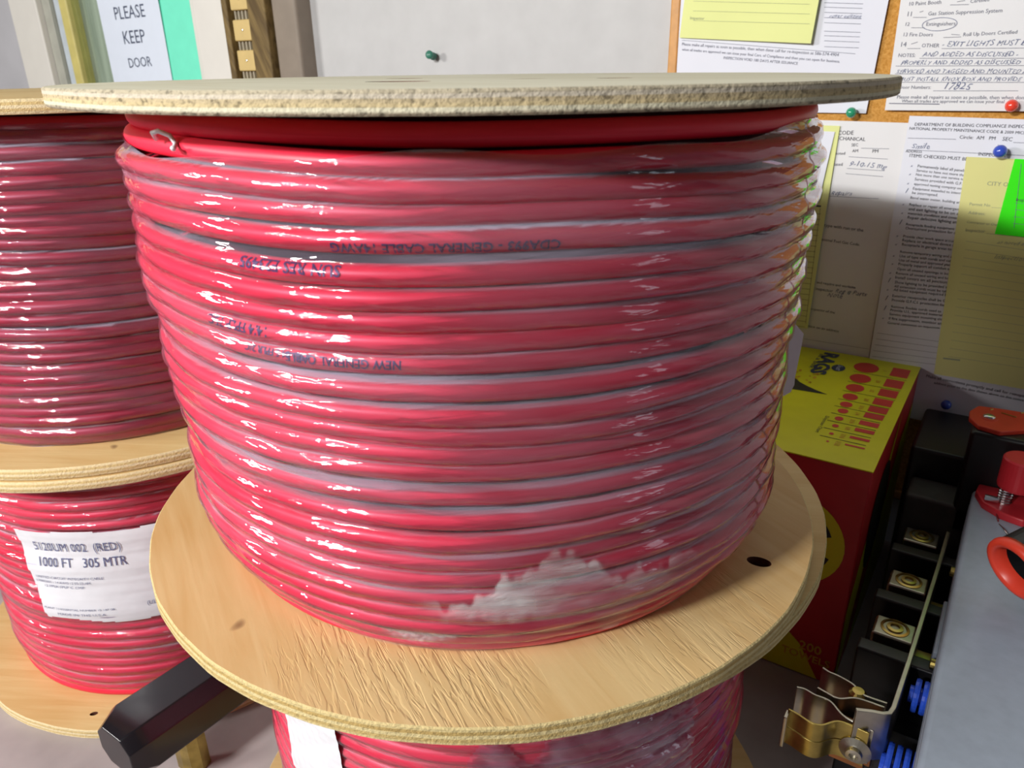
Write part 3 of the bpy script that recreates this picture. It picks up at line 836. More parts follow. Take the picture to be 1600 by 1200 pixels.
pin('push_pin', 'bright blue ball pin at the top of the yellow permit', .2115, 1.3618, WY - .016, 'pin_blue', .0060)
pin('push_pin', 'dark blue ball pin low on the board in shadow', .2141, 1.0985, WY - .014, 'pin_blue', .0052)
wp = empty('push_pin', (-.4828, WY, 1.4539), 'small teal push pin in the bare white wall', 'push pin')
MB().lathe((-.4828, WY + .003, 1.4539), (.3, -1, .15), [(.0008, 0), (.0008, .010)], 8).build('needle', M['chrome'], wp)
MB().lathe((-.4828, WY - .004, 1.4539), (.3, -1, .15), [(.0050, 0), (.0052, .002), (.0030, .004), (.0028, .010), (.0052, .012), (.0056, .015), (.003, .0165), (0, .0168)], 16).build('head', M['pin_teal'], wp, smooth=True)

# sign taped to the door glass
GY = .575 - (WY + .0055)
sg = sheet('door_sign', 'white paper sign on the door glass asking to keep the door', 'sign', [(-1.288, 1.60), (-1.099, 1.60), (-1.099, 1.30), (-1.288, 1.30)], GY, .0070, 'sign_white', 'S', {'p': 'sign_ink'})
sheet('mint_sheet', 'mint green paper behind the white door sign', 'paper', [(-1.16, 1.605), (-1.008, 1.605), (-1.008, 1.30), (-1.16, 1.30)], GY, .0030, 'mint')

# ---------------------------------------------------------------- reels
def wobble(seed, amp):
    rr = random.Random(seed); T = []
    for f in (1, 2, 3, 5, 7): T.append((f, rr.uniform(0, 6.28), rr.uniform(.5, 1) / f ** .5, rr.uniform(-.6, .6)))

    def w(th, k):
        return amp * sum(a * math.sin(f * th + p + k * q * 2.1) for f, p, a, q in T) / 2.2
    return w


def interp(tab, x):
    for (a, b), (c, d) in zip(tab, tab[1:]):
        if x <= c: return b + (d - b) * max(0, (x - a)) / (c - a)
    return tab[-1][1]


class Winding:
    """the outer layer of cable on a reel: a helix whose turns sag and wander"""
    def __init__(s, cx, cy, z0, z1, turns, rad, prof, seed, amp=.0012, start=0.0, lean=(0, 0)):
        s.lean = lean
        s.c = (cx, cy); s.z0, s.z1, s.n, s.rad, s.prof = z0, z1, turns, rad, prof
        s.wz = wobble(seed, amp); s.wr = wobble(seed + 7, amp * .9); s.start = start
        s.pitch = (z1 - z0 - 2 * rad) / (turns - 1)
        rr = random.Random(seed + 3); s.jr = [rr.uniform(-1, 1) * amp * .8 for _ in range(turns + 3)]; s.jz = [rr.uniform(-1, 1) * amp * .8 for _ in range(turns + 3)]

    def at(s, th, k):
        """turn k (0 = top) at angle th in 0..2pi (from the start): radius and height of the cable's centre"""
        q = k + th / (2 * math.pi)
        e = min(1, q, max(0, s.n - q))
        i = int(q); f = q - i; f = f * f * (3 - 2 * f); i = min(i, s.n)
        j = lambda L: L[i] * (1 - f) + L[i + 1] * f
        qq = min(max(q - .5, 0), s.n - 1)
        z = s.z1 - s.rad - qq * s.pitch + (s.wz(th, k) + j(s.jz)) * e
        up_ = (z - s.z0) / (s.z1 - s.z0)
        r = interp(s.prof, (s.z1 - z) / (s.z1 - s.z0)) - s.rad + s.wr(th * 1.0, k * 1.3) * e + j(s.jr)
        a = th + s.start; z += up_ * up_ * r * (s.lean[0] * math.cos(a) + s.lean[1] * math.sin(a))
        return r, z

    def pos(s, th, k, psi=0.0, off=0.0):
        r, z = s.at(th, k); a = th + s.start; rr = s.rad + off
        r += rr * math.cos(psi); z += rr * math.sin(psi)
        return (s.c[0] + r * math.cos(a), s.c[1] + r * math.sin(a), z)

    def cable(s, name, mat, parent, seg=120, ring=12):
        mb = MB(); vs = []; fs = []; uv = []; tot = seg * s.n
        for i in range(tot + 1):
            k = i // seg; th = 2 * math.pi * (i % seg) / seg
            if i == tot: k = s.n - 1; th = 2 * math.pi
            for j in range(ring):
                psi = 2 * math.pi * j / ring; vs.append(s.pos(th, k, psi)); uv.append((i / seg * 1.0, j / ring))
        for i in range(tot):
            for j in range(ring):
                j2 = (j + 1) % ring; fs.append((i * ring + j, i * ring + j2, (i + 1) * ring + j2, (i + 1) * ring + j))
        fs += [tuple(range(ring - 1, -1, -1)), tuple(tot * ring + j for j in range(ring))]
        return mb.add(vs, fs).build(name, mat, parent, smooth=True, uv=uv)

    def crowns(s, a):
        th = (a - s.start) % (2 * math.pi)
        return [s.at(th, k) for k in range(s.n)]

    def envelope(s, a, zs, bridge=.34):
        """outer outline of the winding at angle a, the film bridging part of each groove"""
        C = sorted(s.crowns(a), key=lambda c: c[1]); out = []
        for z in zs:
            m = 0
            for r, zc in C:
                d = z - zc
                if abs(d) < s.rad: m = max(m, r + math.sqrt(s.rad * s.rad - d * d))
            e = C[0][0] + s.rad if z <= C[0][1] else C[-1][0] + s.rad
            for (r0, a0), (r1, a1) in zip(C, C[1:]):
                if a0 <= z <= a1: e = s.rad + r0 + (r1 - r0) * (z - a0) / max(1e-6, a1 - a0); break
            out.append(max(m, e - bridge * s.rad))
        return out

    def wrap(s, name, mat, parent, zb, zt, na=300, nz=260, off=.0007, bridge=.34, seed=1, rag=.004, rough=.0004):
        mb = MB(); vs = []; fs = []; uv = []; gp = []
        rr = random.Random(seed); ph = [rr.uniform(0, 6.28) for _ in range(12)]
        for i in range(na):
            a = 2 * math.pi * i / na
            top = zt + rag * (.5 * math.sin(2 * a + ph[0]) + .3 * math.sin(5 * a + ph[1]) + .2 * math.sin(13 * a + ph[2]))
            bot = zb + rag * (.5 * math.sin(3 * a + ph[3]) + .3 * math.sin(7 * a + ph[4]))
            top += .168 * (s.lean[0] * math.cos(a) + s.lean[1] * math.sin(a))
            zs = [bot + (top - bot) * j / (nz - 1) for j in range(nz)]
            E = s.envelope(a, zs, bridge); B = s.envelope(a, zs, 9)
            E0 = E; E = [(E[max(0, j - 1)] + 2 * E[j] + E[min(nz - 1, j + 1)]) / 4 for j in range(nz)]
            for j, (z, r) in enumerate(zip(zs, E)):
                w = rough * max(-.6, math.sin(a * 9 + z * 300 + ph[5]) * math.sin(a * 4 - z * 140 + ph[6]) + .6 * math.sin(a * 31 + z * 520 + ph[7]) * math.sin(z * 90 + a * 3 + ph[8]))
                r2 = max(r, E[j]) + off + w
                vs.append((s.c[0] + r2 * math.cos(a), s.c[1] + r2 * math.sin(a), z)); uv.append((a * .165, z)); gp.append(min(1, max(0, (E0[j] - max(B[j], 0)) / (.35 * s.rad))) if B[j] > .05 else 1.0)
        for i in range(na):
            i2 = (i + 1) % na
            for j in range(nz - 1): fs.append((i * nz + j, i2 * nz + j, i2 * nz + j + 1, i * nz + j + 1))
        return mb.add(vs, fs).build(name, mat, parent, smooth=True, uv=uv, gap=gp, fix=False)

    def patch(s, name, mat, parent, a0, a1, z0, z1, off=.0016, edge=None, na=80, nz=60, crumple=0.0, seed=2, bridge=.15, uvs=1.0):
        """a label or torn piece lying on the wrapped winding; edge(u, v) False leaves a ragged outline"""
        vs = []; fs = []; uv = []; gp = []; rr = random.Random(seed); ph = [rr.uniform(0, 6.28) for _ in range(10)]
        for i in range(na + 1):
            a = a0 + (a1 - a0) * i / na; zs = [z0 + (z1 - z0) * j / nz for j in range(nz + 1)]
            E = s.envelope(a, zs, bridge)
            E = [sum(E[min(nz, max(0, j + d))] for d in range(-4, 5)) / 9 if bridge < .2 else E[j] for j in range(nz + 1)]
            for j in range(nz + 1):
                u, v = i / na, j / nz
                c = crumple * (abs(math.sin(u * 23 + v * 9 + ph[0]) * math.sin(v * 19 - u * 7 + ph[1])) + .7 * abs(math.sin(u * 47 + v * 31 + ph[2]) * math.sin(v * 53 + ph[3])))
                r = E[j] + off + c
                vs.append((s.c[0] + r * math.cos(a), s.c[1] + r * math.sin(a), zs[j])); uv.append((a * .165 * uvs, zs[j] * uvs))
                gp.append(float(edge(u, v)) if edge else 1.0)
        for i in range(na):
            for j in range(nz):
                k = i * (nz + 1) + j
                if max(gp[k], gp[k + 1], gp[k + nz + 1], gp[k + nz + 2]) <= 0: continue
                fs.append((k, k + nz + 1, k + nz + 2, k + 1))
        return MB().add(vs, fs).build(name, mat, parent, smooth=True, uv=uv, gap=gp, fix=False)

    def label_print(s, lines, parent, off=.0021, mat='label_ink'):
        """lines: (text, a0, a1, z, kind)"""
        mb = MB()
        for body, a0, a1, z, kind, hz in lines:
            V, F, wd = glyphs(body, kind); vs = []
            hmax = .72
            for x, y in V:
                a = R(a0) + (R(a1) - R(a0)) * x / wd; zz = z + hz * y / hmax
                E = s.envelope(a, [zz + d for d in (-.006, -.004, -.002, 0, .002, .004, .006)], .15)
                r = sum(E) / len(E) + off + .0008
                vs.append((s.c[0] + r * math.cos(a), s.c[1] + r * math.sin(a), zz))
            mb.add(vs, F)
        return mb.build('printed_text', M[mat], parent)

    def cable_print(s, lines, parent):
        """ink print running along the jacket, upside down like on the reel: (text, start deg, turn, length, psi)"""
        mb = MB()
        for body, deg, k, length, psi in lines:
            V, F, wd = glyphs(body, 'b'); sc = length / wd; vs = []
            for x, y in V:
                th = (R(deg) - s.start) % (2 * math.pi) - sc * x / .165
                vs.append(s.pos(th, k, psi - sc * (y - .35) / s.rad, .0003))
            mb.add(vs, F)
        return mb.build('printed_text', M['cable_ink'], parent)


def flange(parent, name, cx, cy, z0, t, r, face_top, edge, face_bot, tilt=(0, 0), holes=(), seg=160, chip=.0006, seed=1, dark=None):
    """round plywood cheek with bevelled rim, real through holes and a slightly uneven outline"""
    rr = random.Random(seed); ph = [rr.uniform(0, 6.28) for _ in range(4)]
    mb = MB()

    def rad(a): return r + chip * (.5 * math.sin(3 * a + ph[0]) + .3 * math.sin(17 * a + ph[1]) + .2 * math.sin(41 * a + ph[2]))
    rings = [(1.0, .0006 if True else 0, 0)]
    outl = [(rad(2 * math.pi * i / seg), 2 * math.pi * i / seg) for i in range(seg)]
    me = bpy.data.meshes.new(name); bm = bmesh.new()
    lay = []
    for dz, dr in ((0, -.0007), (.0007, 0), (t - .0007, 0), (t, -.0007)):
        lay.append([bm.verts.new(((q + dr) * math.cos(a), (q + dr) * math.sin(a), dz)) for q, a in outl])
    for k in range(3):
        for i in range(seg):
            i2 = (i + 1) % seg; f = bm.faces.new((lay[k][i], lay[k][i2], lay[k + 1][i2], lay[k + 1][i])); f.material_index = 1; f.smooth = True
    f = bm.faces.new(lay[3]); f.material_index = 0
    f = bm.faces.new(list(reversed(lay[0]))); f.material_index = 2
    bm.normal_update(); bm.to_mesh(me); bm.free()
    for m in (face_top, edge, face_bot, 'hole'): me.materials.append(M[m])
    o = bpy.data.objects.new(name, me); COL.objects.link(o)
    if holes:
        hb = MB()
        for hx, hy, rx, ry, ang in holes:
            pts = [(hx + rx * math.cos(q) * math.cos(ang) - ry * math.sin(q) * math.sin(ang), hy + rx * math.cos(q) * math.sin(ang) + ry * math.sin(q) * math.cos(ang)) for q in [2 * math.pi * i / 24 for i in range(24)]]
            hb.prism(pts, -.01, t + .01, 0)
        c = hb.build('cutter', M['hole'])
        md = o.modifiers.new('b', 'BOOLEAN'); md.operation = 'DIFFERENCE'; md.object = c; md.solver = 'EXACT'; md.material_mode = 'TRANSFER'
        dg = bpy.context.evaluated_depsgraph_get(); dg.update()
        nm = bpy.data.meshes.new_from_object(o.evaluated_get(dg)); o.modifiers.clear(); o.data = nm
        bpy.data.objects.remove(c)
        for p in nm.polygons: p.use_smooth = False
    if tilt != (0, 0):
        o.rotation_euler = (math.atan(tilt[1]), -math.atan(tilt[0]), 0)
    o.parent = parent; o.location = Vector((cx, cy, z0)) - parent.location
    return o


T = .0094


def sstep(x): x = min(1, max(0, x)); return x * x * (3 - 2 * x)


# tilt in bench axes of the top cheek of the front reel (it has worked loose and leans)
ca, sa = math.cos(R(-34)), math.sin(R(-34))
def tilt_w(ax, ay): return (ax * ca + ay * sa, -ax * sa + ay * ca)


def core(parent, cx, cy, z0, z1, r):
    MB().lathe((cx, cy, z0), (0, 0, 1), [(r, 0), (r, z1 - z0)], 64).build('inner_cable_layers', M['core'], parent, smooth=False)


# --- front stack, lower reel
QX, QY = -.006, .031
P2 = empty('cable_reel', (QX, QY, .9), 'lower red cable reel of the front stack, mostly hidden under the tan cheek', 'cable reel', None)
flange(P2, 'cheek', QX, QY, .9, T, .2, 'face_tan2', 'edge_pale', 'face_tan2', seed=21)
flange(P2, 'cheek', QX, QY, 1.1814, T, .199, 'face_tan2', 'edge_mid', 'face_tan2', seed=22)
W2 = Winding(QX, QY, .9098, 1.1812, 27, .0051, [(0, .162), (.1, .164), (.9, .163), (1, .158)], 5, .0016, R(60))
W2.cable('cable', M['cable'], P2, 110, 10); core(P2, QX, QY,   .9096, 1.1812, .146)
F2 = W2.wrap('stretch_wrap', M['film_hazy'], P2, .925, 1.170, 240, 170, .0008, .5, 8)
lb = W2.patch('label', M['label'], P2, R(-106), R(-88), 1.06, 1.163, .0017, lambda u, v: True, 50, 50, .0004, 3)
fl = W2.patch('loose_wrap', M['film_loose'], F2, R(-62), R(-18), 1.07, 1.172, .0022, lambda u, v: sstep((.55 + .45 * u + .1 * math.sin(u * 19) - v) / .15) * sstep((1 - u) / .25) * (.55 + .45 * math.sin(u * 12 + v * 9)), 90, 60, .0010, 9, .5)

# --- front stack, upper reel
P1 = empty('cable_reel', (0, 0, 1.1920), 'large red cable reel in clear wrap, uppermost of the front stack', 'cable reel', None)
flange(P1, 'cheek', .0020 * ca + .0083 * sa, -.0020 * sa + .0083 * ca, 1.1920, T, .1930, 'face_tan', 'edge_mid', 'face_tan2', tilt=tilt_w(-.0028, -.0050), holes=[(.1690, .0085, .0062, .0042, .15)], seed=11)
HT = [(.0135, -.0770, .0145, .0085, .35), (-.0430, -.0080, .0100, .0060, .5), (.0795, -.0090, .0080, .0050, .5)]
flange(P1, 'cheek', .0025, .0082, 1.4289, .0070, .1920, 'face_grey', 'edge_top', 'face_tan2', tilt=(-.0033, -.0044), holes=HT, seed=12)
PROF = [(0, .1605), (.05, .163), (.085, .1695), (.16, .1685), (.35, .1668), (.6, .1640), (.84, .1625), (.90, .160), (.95, .1545), (1, .1470)]
ox, oy = .0045 * ca + .006 * sa, -.0045 * sa + .006 * ca
W1 = Winding(ox, oy, 1.2032, 1.4282, 25, .00405, PROF, 3, .0026, R(100), (-.0033, -.0044))
CB = W1.cable('cable', M['cable'], P1, 200, 16); core(P1, ox, oy, 1.2020, 1.4270, .142)
W1.cable_print([('NEW GENERAL CABLE', -64, 9, .045, .15), ('CDA993 - GENERAL CABLE 14AWG', -45, 4, .075, -.35), ('KTD 84 S FPLR 2/C', -76, 9, .03, .3), ('SUN RES E23495', -70, 5, .04, .5), ('14/4 FPLP 75C', -82, 8, .03, .2)], CB)
F1 = W1.wrap('stretch_wrap', M['film'], P1, 1.2070, 1.4165, 420, 340, .0007, .46, 4, .005, .0006)





def torn(u, v):
    jag = .025 * math.sin(u * 41) + .02 * math.sin(u * 97 + 1) + .012 * math.sin(u * 173) + .012 * math.sin(v * 70 + u * 30)
    hump = .22 * math.exp(-((u - .40) / .16) ** 6) * (1 + .35 * math.sin(u * 34))
    top = .44 + hump + .10 * u + jag
    bot = .30 - .12 * u + .5 * jag - .34 * math.exp(-((u - .62) / .07) ** 2)
    return sstep((top - v) / .05) * sstep((v - bot) / .12) * sstep(u / .22) * sstep((1 - u) / .40)


def torn_low(u, v):
    return sstep((v - .15 - .6 * abs(u - .5)) / .3) * sstep((1 - v) / .2) * sstep(u / .2) * sstep((1 - u) / .2) * .55


mil = N('bunched milky wrap')
hn = mil.noise(mil.coord('UV', (26, 150, 1)), 2.0, 4, .6, 1.0)
hb_ = mil.noise(mil.coord('UV', (14, 46, 1), (0, 0, .12)), 1.0, 3, .6, .5)
fa = mil.ramp(hb_, [(.36, (.10, .10, .10)), (.66, (.66, .66, .66))])
trb = mil.n('BsdfTransparent'); pb = mil.bsdf(lin('#d2d6d8'), .22, 0, .5, mil.bump(hn, .5, .002)); mxx = mil.n('MixShader')
fd = mil.n('Attribute'); fd.attribute_name = 'gap'; mil.l(mil.math('MULTIPLY', fa, fd.outputs['Fac']), mxx.inputs['Fac']); mil.l(trb.outputs[0], mxx.inputs[1]); mil.l(pb.outputs[0], mxx.inputs[2]); M['milky'] = mil.end(mxx)
W1.patch('torn_wrap_end', M['milky'], F1, R(-66), R(-14), 1.208, 1.284, .0016, torn, 200, 100, .0004, 6, .15)
W1.patch('torn_wrap_end', M['milky'], F1, R(-73), R(-58), 1.207, 1.224, .0012, torn_low, 70, 30, .0008, 7, .5)
# white card tab tucked under the wrap at the far right
tb = MB(); vs = []
ta = R(28); rx, ry = math.cos(ta), math.sin(ta)
pts = [(0, 1.262), (.013, 1.2655), (.0165, 1.268), (.018, 1.2725), (.0178, 1.277), (.019, 1.297), (.0192, 1.303), (.0145, 1.308), (0, 1.304)]
for s in (0, .0006):
    for d, z in pts:
        rr_ = .158 + d; vs.append((ox + rr_ * rx - s * ry, oy + rr_ * ry + s * rx, z))
k = len(pts)
tb.add(vs, [tuple(range(k)), tuple(range(2 * k - 1, k - 1, -1))] + [(i, (i + 1) % k, k + (i + 1) % k, k + i) for i in range(k)])
put(tb.build('label_tab', M['label'], P1), 'off-white label tab standing out from the wrap')
# staple / knot where the wrap starts
MB().tube([W1.pos(R(225) - R(100) + 0, 0, 0, .001 + .002 * math.sin(i)) if False else (ox + (.168 + .0022 * math.sin(i * 1.3)) * math.cos(R(-97 + i * .8)), oy + (.168 + .0022 * math.sin(i * 1.3)) * math.sin(R(-97 + i * .8)), 1.4195 + .0030 * math.sin(i * .9)) for i in range(7)], .0009, 8).build('wrap_knot', M['label'], F1, smooth=True)

# --- left stack
LX, LY = -.447, .050
P4 = empty('cable_reel', (LX, LY, .9), 'lower left red cable reel with a printed white label', 'cable reel', None)
flange(P4, 'cheek', LX, LY, .9, T, .2, 'face_tan2', 'edge_pale', 'face_tan2', seed=41, holes=[(.085, -.160, .0035, .0022, .8)])
flange(P4, 'cheek', LX + .001, LY - .001, 1.1508, T, .2, 'face_tan2', 'edge_pale', 'face_tan2', seed=42)
W4 = Winding(LX, LY, .9098, 1.1502, 25, .0050, [(0, .166), (.5, .166), (.85, .164), (1, .162)], 15, .0022, R(70))
W4.cable('cable', M['cable'], P4, 120, 10); core(P4, LX, LY, .9096, 1.1504, .150)
W4.wrap('stretch_wrap', M['film_hazy'], P4, .922, 1.143, 300, 180, .0008, .5, 18)


def lab_edge(u, v): return v > .05 + .03 * math.sin(u * 9) and v < .985 - .01 * math.sin(u * 14) and u > .01 + .06 * (1 - v)


lb = W4.patch('label', M['label'], P4, R(-75.5), R(-20), .9985, 1.0935, .0018, lab_edge, 110, 70, .0002, 13)
W4.label_print([('5120UM 002  (RED)', -69.8, -44.4, 1.0738, 'p', .0088), ('1000 FT   305 MTR', -69.0, -43.6, 1.0590, 'p', .0088),
                ('UNITED CIRCUIT INTEGRITY CABLE', -71.5, -51, 1.0465, 'p', .0024), ('E70802001 - 14 AWG 12 05 52 AM', -71.8, -55, 1.0420, 'p', .0024), ('12 FPLR FPLP C CMP', -69.5, -57, 1.0375, 'p', .0024),
                ('PLANT 10 ESSENTIAL NUMBER 15 187 08', -71.5, -50, 1.0150, 'p', .0020), ('MADE IN THE U.S.A.', -67.3, -52.5, 1.0095, 'p', .0026), ('(UL)', -41, -38, 1.016, 'p', .004)], lb)
P3 = empty('cable_reel', (LX, LY, 1.1607), 'upper left red cable reel in dusty wrap behind the big reel', 'cable reel', None)
flange(P3, 'cheek', LX, LY, 1.1607, T, .2, 'face_tan2', 'edge_pale', 'face_tan2', seed=31)
flange(P3, 'cheek', LX, LY, 1.4179, T, .2, 'face_tan2', 'edge_pale', 'face_tan2', seed=32)
W3 = Winding(LX, LY, 1.1706, 1.4174, 27, .0050, [(0, .168), (.5, .168), (.9, .167), (1, .165)], 25, .0020, R(40))
W3.cable('cable', M['cable_shaded'], P3, 120, 10); core(P3, LX, LY, 1.1704, 1.4176, .152)
W3.wrap('stretch_wrap', M['film_left'], P3, 1.172, 1.412, 300, 200, .0008, .62, 28, .004, .0008)

# ---------------------------------------------------------------- carton of rags
BX0, BX1, BY0, BY1, BZ = -.045, .184, .290, .561, 1.1304
bx = empty('rag_carton', (.07, .43, .9), 'yellow and red carton of rags behind the big reel below the board', 'carton')
cart = MB().box(BX0, BX1, BY0, BY1, .9005, BZ - .0015).build('carton_body', M['box_red'], bx, bevel=.0015)
lid = MB().box(BX0 - .001, BX1 + .0008, BY0 - .003, BY1, BZ - .0012, BZ).build('lid', M['box_yellow'], bx, bevel=.0004)


def flat(mat, shapes, parent, name):
    mb = MB()
    for vs, fs in shapes: mb.add(vs, fs)
    return mb.build(name, M[mat], parent)


def disc(x, y, z, rx, ry, n=30): return ([(x + rx * math.cos(6.2832 * i / n), y + ry * math.sin(6.2832 * i / n), z) for i in range(n)], [tuple(range(n))])
def quad(x0, x1, y0, y1, z): return ([(x0, y0, z), (x1, y0, z), (x1, y1, z), (x0, y1, z)], [(0, 1, 2, 3)])


zt = BZ + .0003
cy_ = [.5271, .4916, .462, .4359, .4146, .3973, .3777, .36, .3415, .3242]
cr_ = [.0125, .0103, .0086, .0070, .0056, .0047, .0038, .0029, .0020, .0012]
rh_ = [.0135, .0115, .0100, .0086, .0072, .0062, .0050, .0038, .0026, .0014]
flat('box_ink_red', [disc(.1352 + .0006 * i, y, zt, r, r * 1.25) for i, (y, r) in enumerate(zip(cy_, cr_))] +
     [quad(.1600 - .0006 * i, .1772 - .0007 * i, y - h + .002, y + h + .002, zt) for i, (y, h) in enumerate(zip(cy_, rh_))], lid, 'size_chart')
flat('box_ink_black', [quad(.1255 + .0008 * i, .1778 - .0009 * i, (a + b_) / 2 - .0004, (a + b_) / 2 + .0004, zt) for i, (a, b_) in enumerate(zip(cy_, cy_[1:]))], lid, 'chart_lines')
mb = MB()
def top_text(body, x, y, length, mat, kind='b', stretch=1.0):
    V, F, wd = glyphs(body, kind); sc = length / wd
    # reads along -Y, letters' feet toward -X
    MB().add([(x + sc * v * stretch, y - sc * u, zt + .0002) for u, v in V], F).build('printed_text', M[mat], lid)
top_text('RAGS', .0870, .553, .072, 'box_ink_navy', 'B', .72)
top_text('in a box', .0825, .545, .050, 'box_ink_navy', 'p', .5)
top_text('Dispenser Chart', .1270, .377, .040, 'box_ink_black', 'p', .8)
for i, y in enumerate(cy_[1:]):
    V = quad(.1520 - .0008 * i, .1562 - .0008 * i, y - .006, y + .006, zt); flat('box_ink_orange', [V], lid, 'chart_number') if False else None
for i, (y, tx) in enumerate(zip(cy_, ('1', '3/4', '1/2', '3/8', '5/16', '1/4', '3/16', '1/8', '1/16', '1/32'))):
    V, F, wd = glyphs(tx, 'b'); sc = min(.010 / wd, .006)
    MB().add([(.1515 - .0005 * i + sc * v, y + .5 * sc * wd - sc * u, zt) for u, v in V], F).build('printed_text', M['box_ink_orange'], lid)
flat('box_ink_navy', [disc(.1098, .5105, zt, .0068, .0105)], lid, 'round_logo')
V, F, wd = glyphs('Scott', 'h'); sc = .017 / wd
MB().add([(.1082 + sc * v, .5190 - sc * u, zt + .0003) for u, v in V], F).build('printed_text', M['sign_white'], lid)
flat('box_ink_black', [([(.050, .436, zt), (.060, .446, zt), (.078, .458, zt), (.0845, .449, zt), (.093, .4425, zt), (.104, .436, zt), (.1165, .4300, zt), (.104, .4285, zt), (.090, .4270, zt), (.070, .424, zt), (.050, .420, zt)], [tuple(range(11))])], lid, 'dark_picture')
rr = random.Random(4)
flat('box_ink_orange', [disc(.062 + rr.uniform(0, .036), .462 + rr.uniform(-.012, .022), zt + .0001, rr.uniform(.0008, .002), rr.uniform(.001, .004), 7) for _ in range(26)] + [disc(.058 + .004 * i, .4175 + .001 * (i % 3), zt + .0001, .0026, .0022, 7) for i in range(7)], lid, 'picture_flecks')


def front_disc(x, z, r0, r1, y, n=40, a0=0, a1=6.2832):
    vs = []; fs = []
    for i in range(n + 1):
        a = a0 + (a1 - a0) * i / n; vs += [(x + r0 * math.cos(a), y, z + r0 * math.sin(a)), (x + r1 * math.cos(a), y, z + r1 * math.sin(a))]
    for i in range(n): fs.append((2 * i, 2 * i + 1, 2 * i + 3, 2 * i + 2))
    return vs, fs


fy = BY0 - .0004
flat('box_yellow', [front_disc(.128, 1.045, .0001, .046, fy), ([(BX0, fy, .9015), (.170, fy, .9015), (.150, fy, .935), (.120, fy, .960), (.05, fy, .985), (BX0, fy, .99)], [tuple(range(6))])], cart, 'yellow_print')
flat('box_ink_black', [front_disc(.128, 1.045, .024, .036, fy - .0003, 30, .35, 2.8), front_disc(.128, 1.045, .024, .036, fy - .0003, 30, 3.6, 6.0)], cart, 'black_ring')
V, F, wd = glyphs('200', 'b'); sc = .020 / wd
MB().add([(.150 + sc * u, fy - .0003, .9300 + sc * v) for u, v in V], F).build('printed_text', M['box_ink_orange'], cart)
V, F, wd = glyphs('TOWELS', 'b'); sc = .044 / wd
MB().add([(.135 + sc * u, fy - .0003, .9190 + sc * v) for u, v in V], F).build('printed_text', M['box_ink_orange'], cart)
V, F, wd = glyphs('in a box', 'h'); sc = .05 / wd
MB().add([(.108 + sc * u, fy - .0006, 1.040 + sc * v) for u, v in V], F).build('printed_text', M['box_ink_red'], cart)
sx = BX1 + .0004
flat('box_yellow', [([(sx, BY0 + .001, .902), (sx, BY0 + .015, .902), (sx, BY0 + .16, 1.118), (sx, BY0 + .035, 1.02), (sx, BY0 + .001, .985)], [tuple(range(5))]), ([(sx, BY0 + .06, .902), (sx, BY1 - .004, .902), (sx, BY1 - .004, 1.09), (sx, BY0 + .2, 1.07)], [tuple(range(4))])], cart, 'yellow_print')
flat('box_ink_black', [([(sx + .0003, BY0 + .10 + .05 * math.cos(6.2832 * i / 24), 1.035 + .055 * math.sin(6.2832 * i / 24)) for i in range(24)], [tuple(range(24))])], cart, 'dark_picture')

# ---------------------------------------------------------------- fusible switch unit lying on its back
sw = empty('fusible_switch', (.33, .24, .9), 'black fusible switch unit with a grey cover and red handle parts, lying at the right', 'electrical switch')
MB().box(.262, .47, .10, .43, .9005, 1.062).build('body', M['black'], sw, bevel=.004)
MB().box(.2565, .475, -.03, .402, 1.064, 1.080).build('cover', M['grey_cover'], sw, bevel=.004, seg=3)
MB().box(.2562, .259, .02, .398, 1.035, 1.066).build('cover_skirt', M['grey_cover'], sw, bevel=.001)
# terminal block with barriers on the left side
MB().box(.236, .2625, .14, .43, .9005, .985).build('terminal_base', M['black'], sw, bevel=.003)
tbk = MB().box(.204, .2625, .402, .445, .9005, 1.058).build('terminal_block', M['dark_grey'], sw, bevel=.004)
MB().box(.198, .2625, .4455, .555, .9005, 1.088).build('rear_block', M['black'], sw, bevel=.004)
for yc in (.3425, .2650, .195):
    MB().box(.2050, .2600, yc - .007, yc + .007, .9005, 1.035).build('barrier', M['black'], sw, bevel=.002)
for yc, n_ in ((.3788, 0), (.3005, 1), (.2304, 2)):
    lg = MB().box(.2110, .2405, yc - .012, yc + .0125, .975, 1.030).build('lug', M['steel'], sw, bevel=.002)
    MB().lathe((.2258, yc + .001, 1.026), (0, 0, 1), [(.0105, 0), (.0105, .0045), (.0085, .0050), (.0080, .0035), (.006, .0035), (.006, .0052), (.0035, .0055), (.003, .0025), (0, .0025)], 24).build('set_screw', M['brass'], lg, smooth=False)
    MB().box(.2405, .262, yc - .009, yc + .009, .985, 1.012).build('lug_tongue', M['brass'], sw, bevel=.001)
# the long steel strap with its turned end
st = MB().ribbon([(.2458, .375), (.2448, .33), (.2405, .18), (.2385, .128), (.2372, .122), (.2335, .119), (.2270, .117), (.2180, .113)], 1.004, 1.045, .0032).build('strap', M['steel'], sw, bevel=.0005)
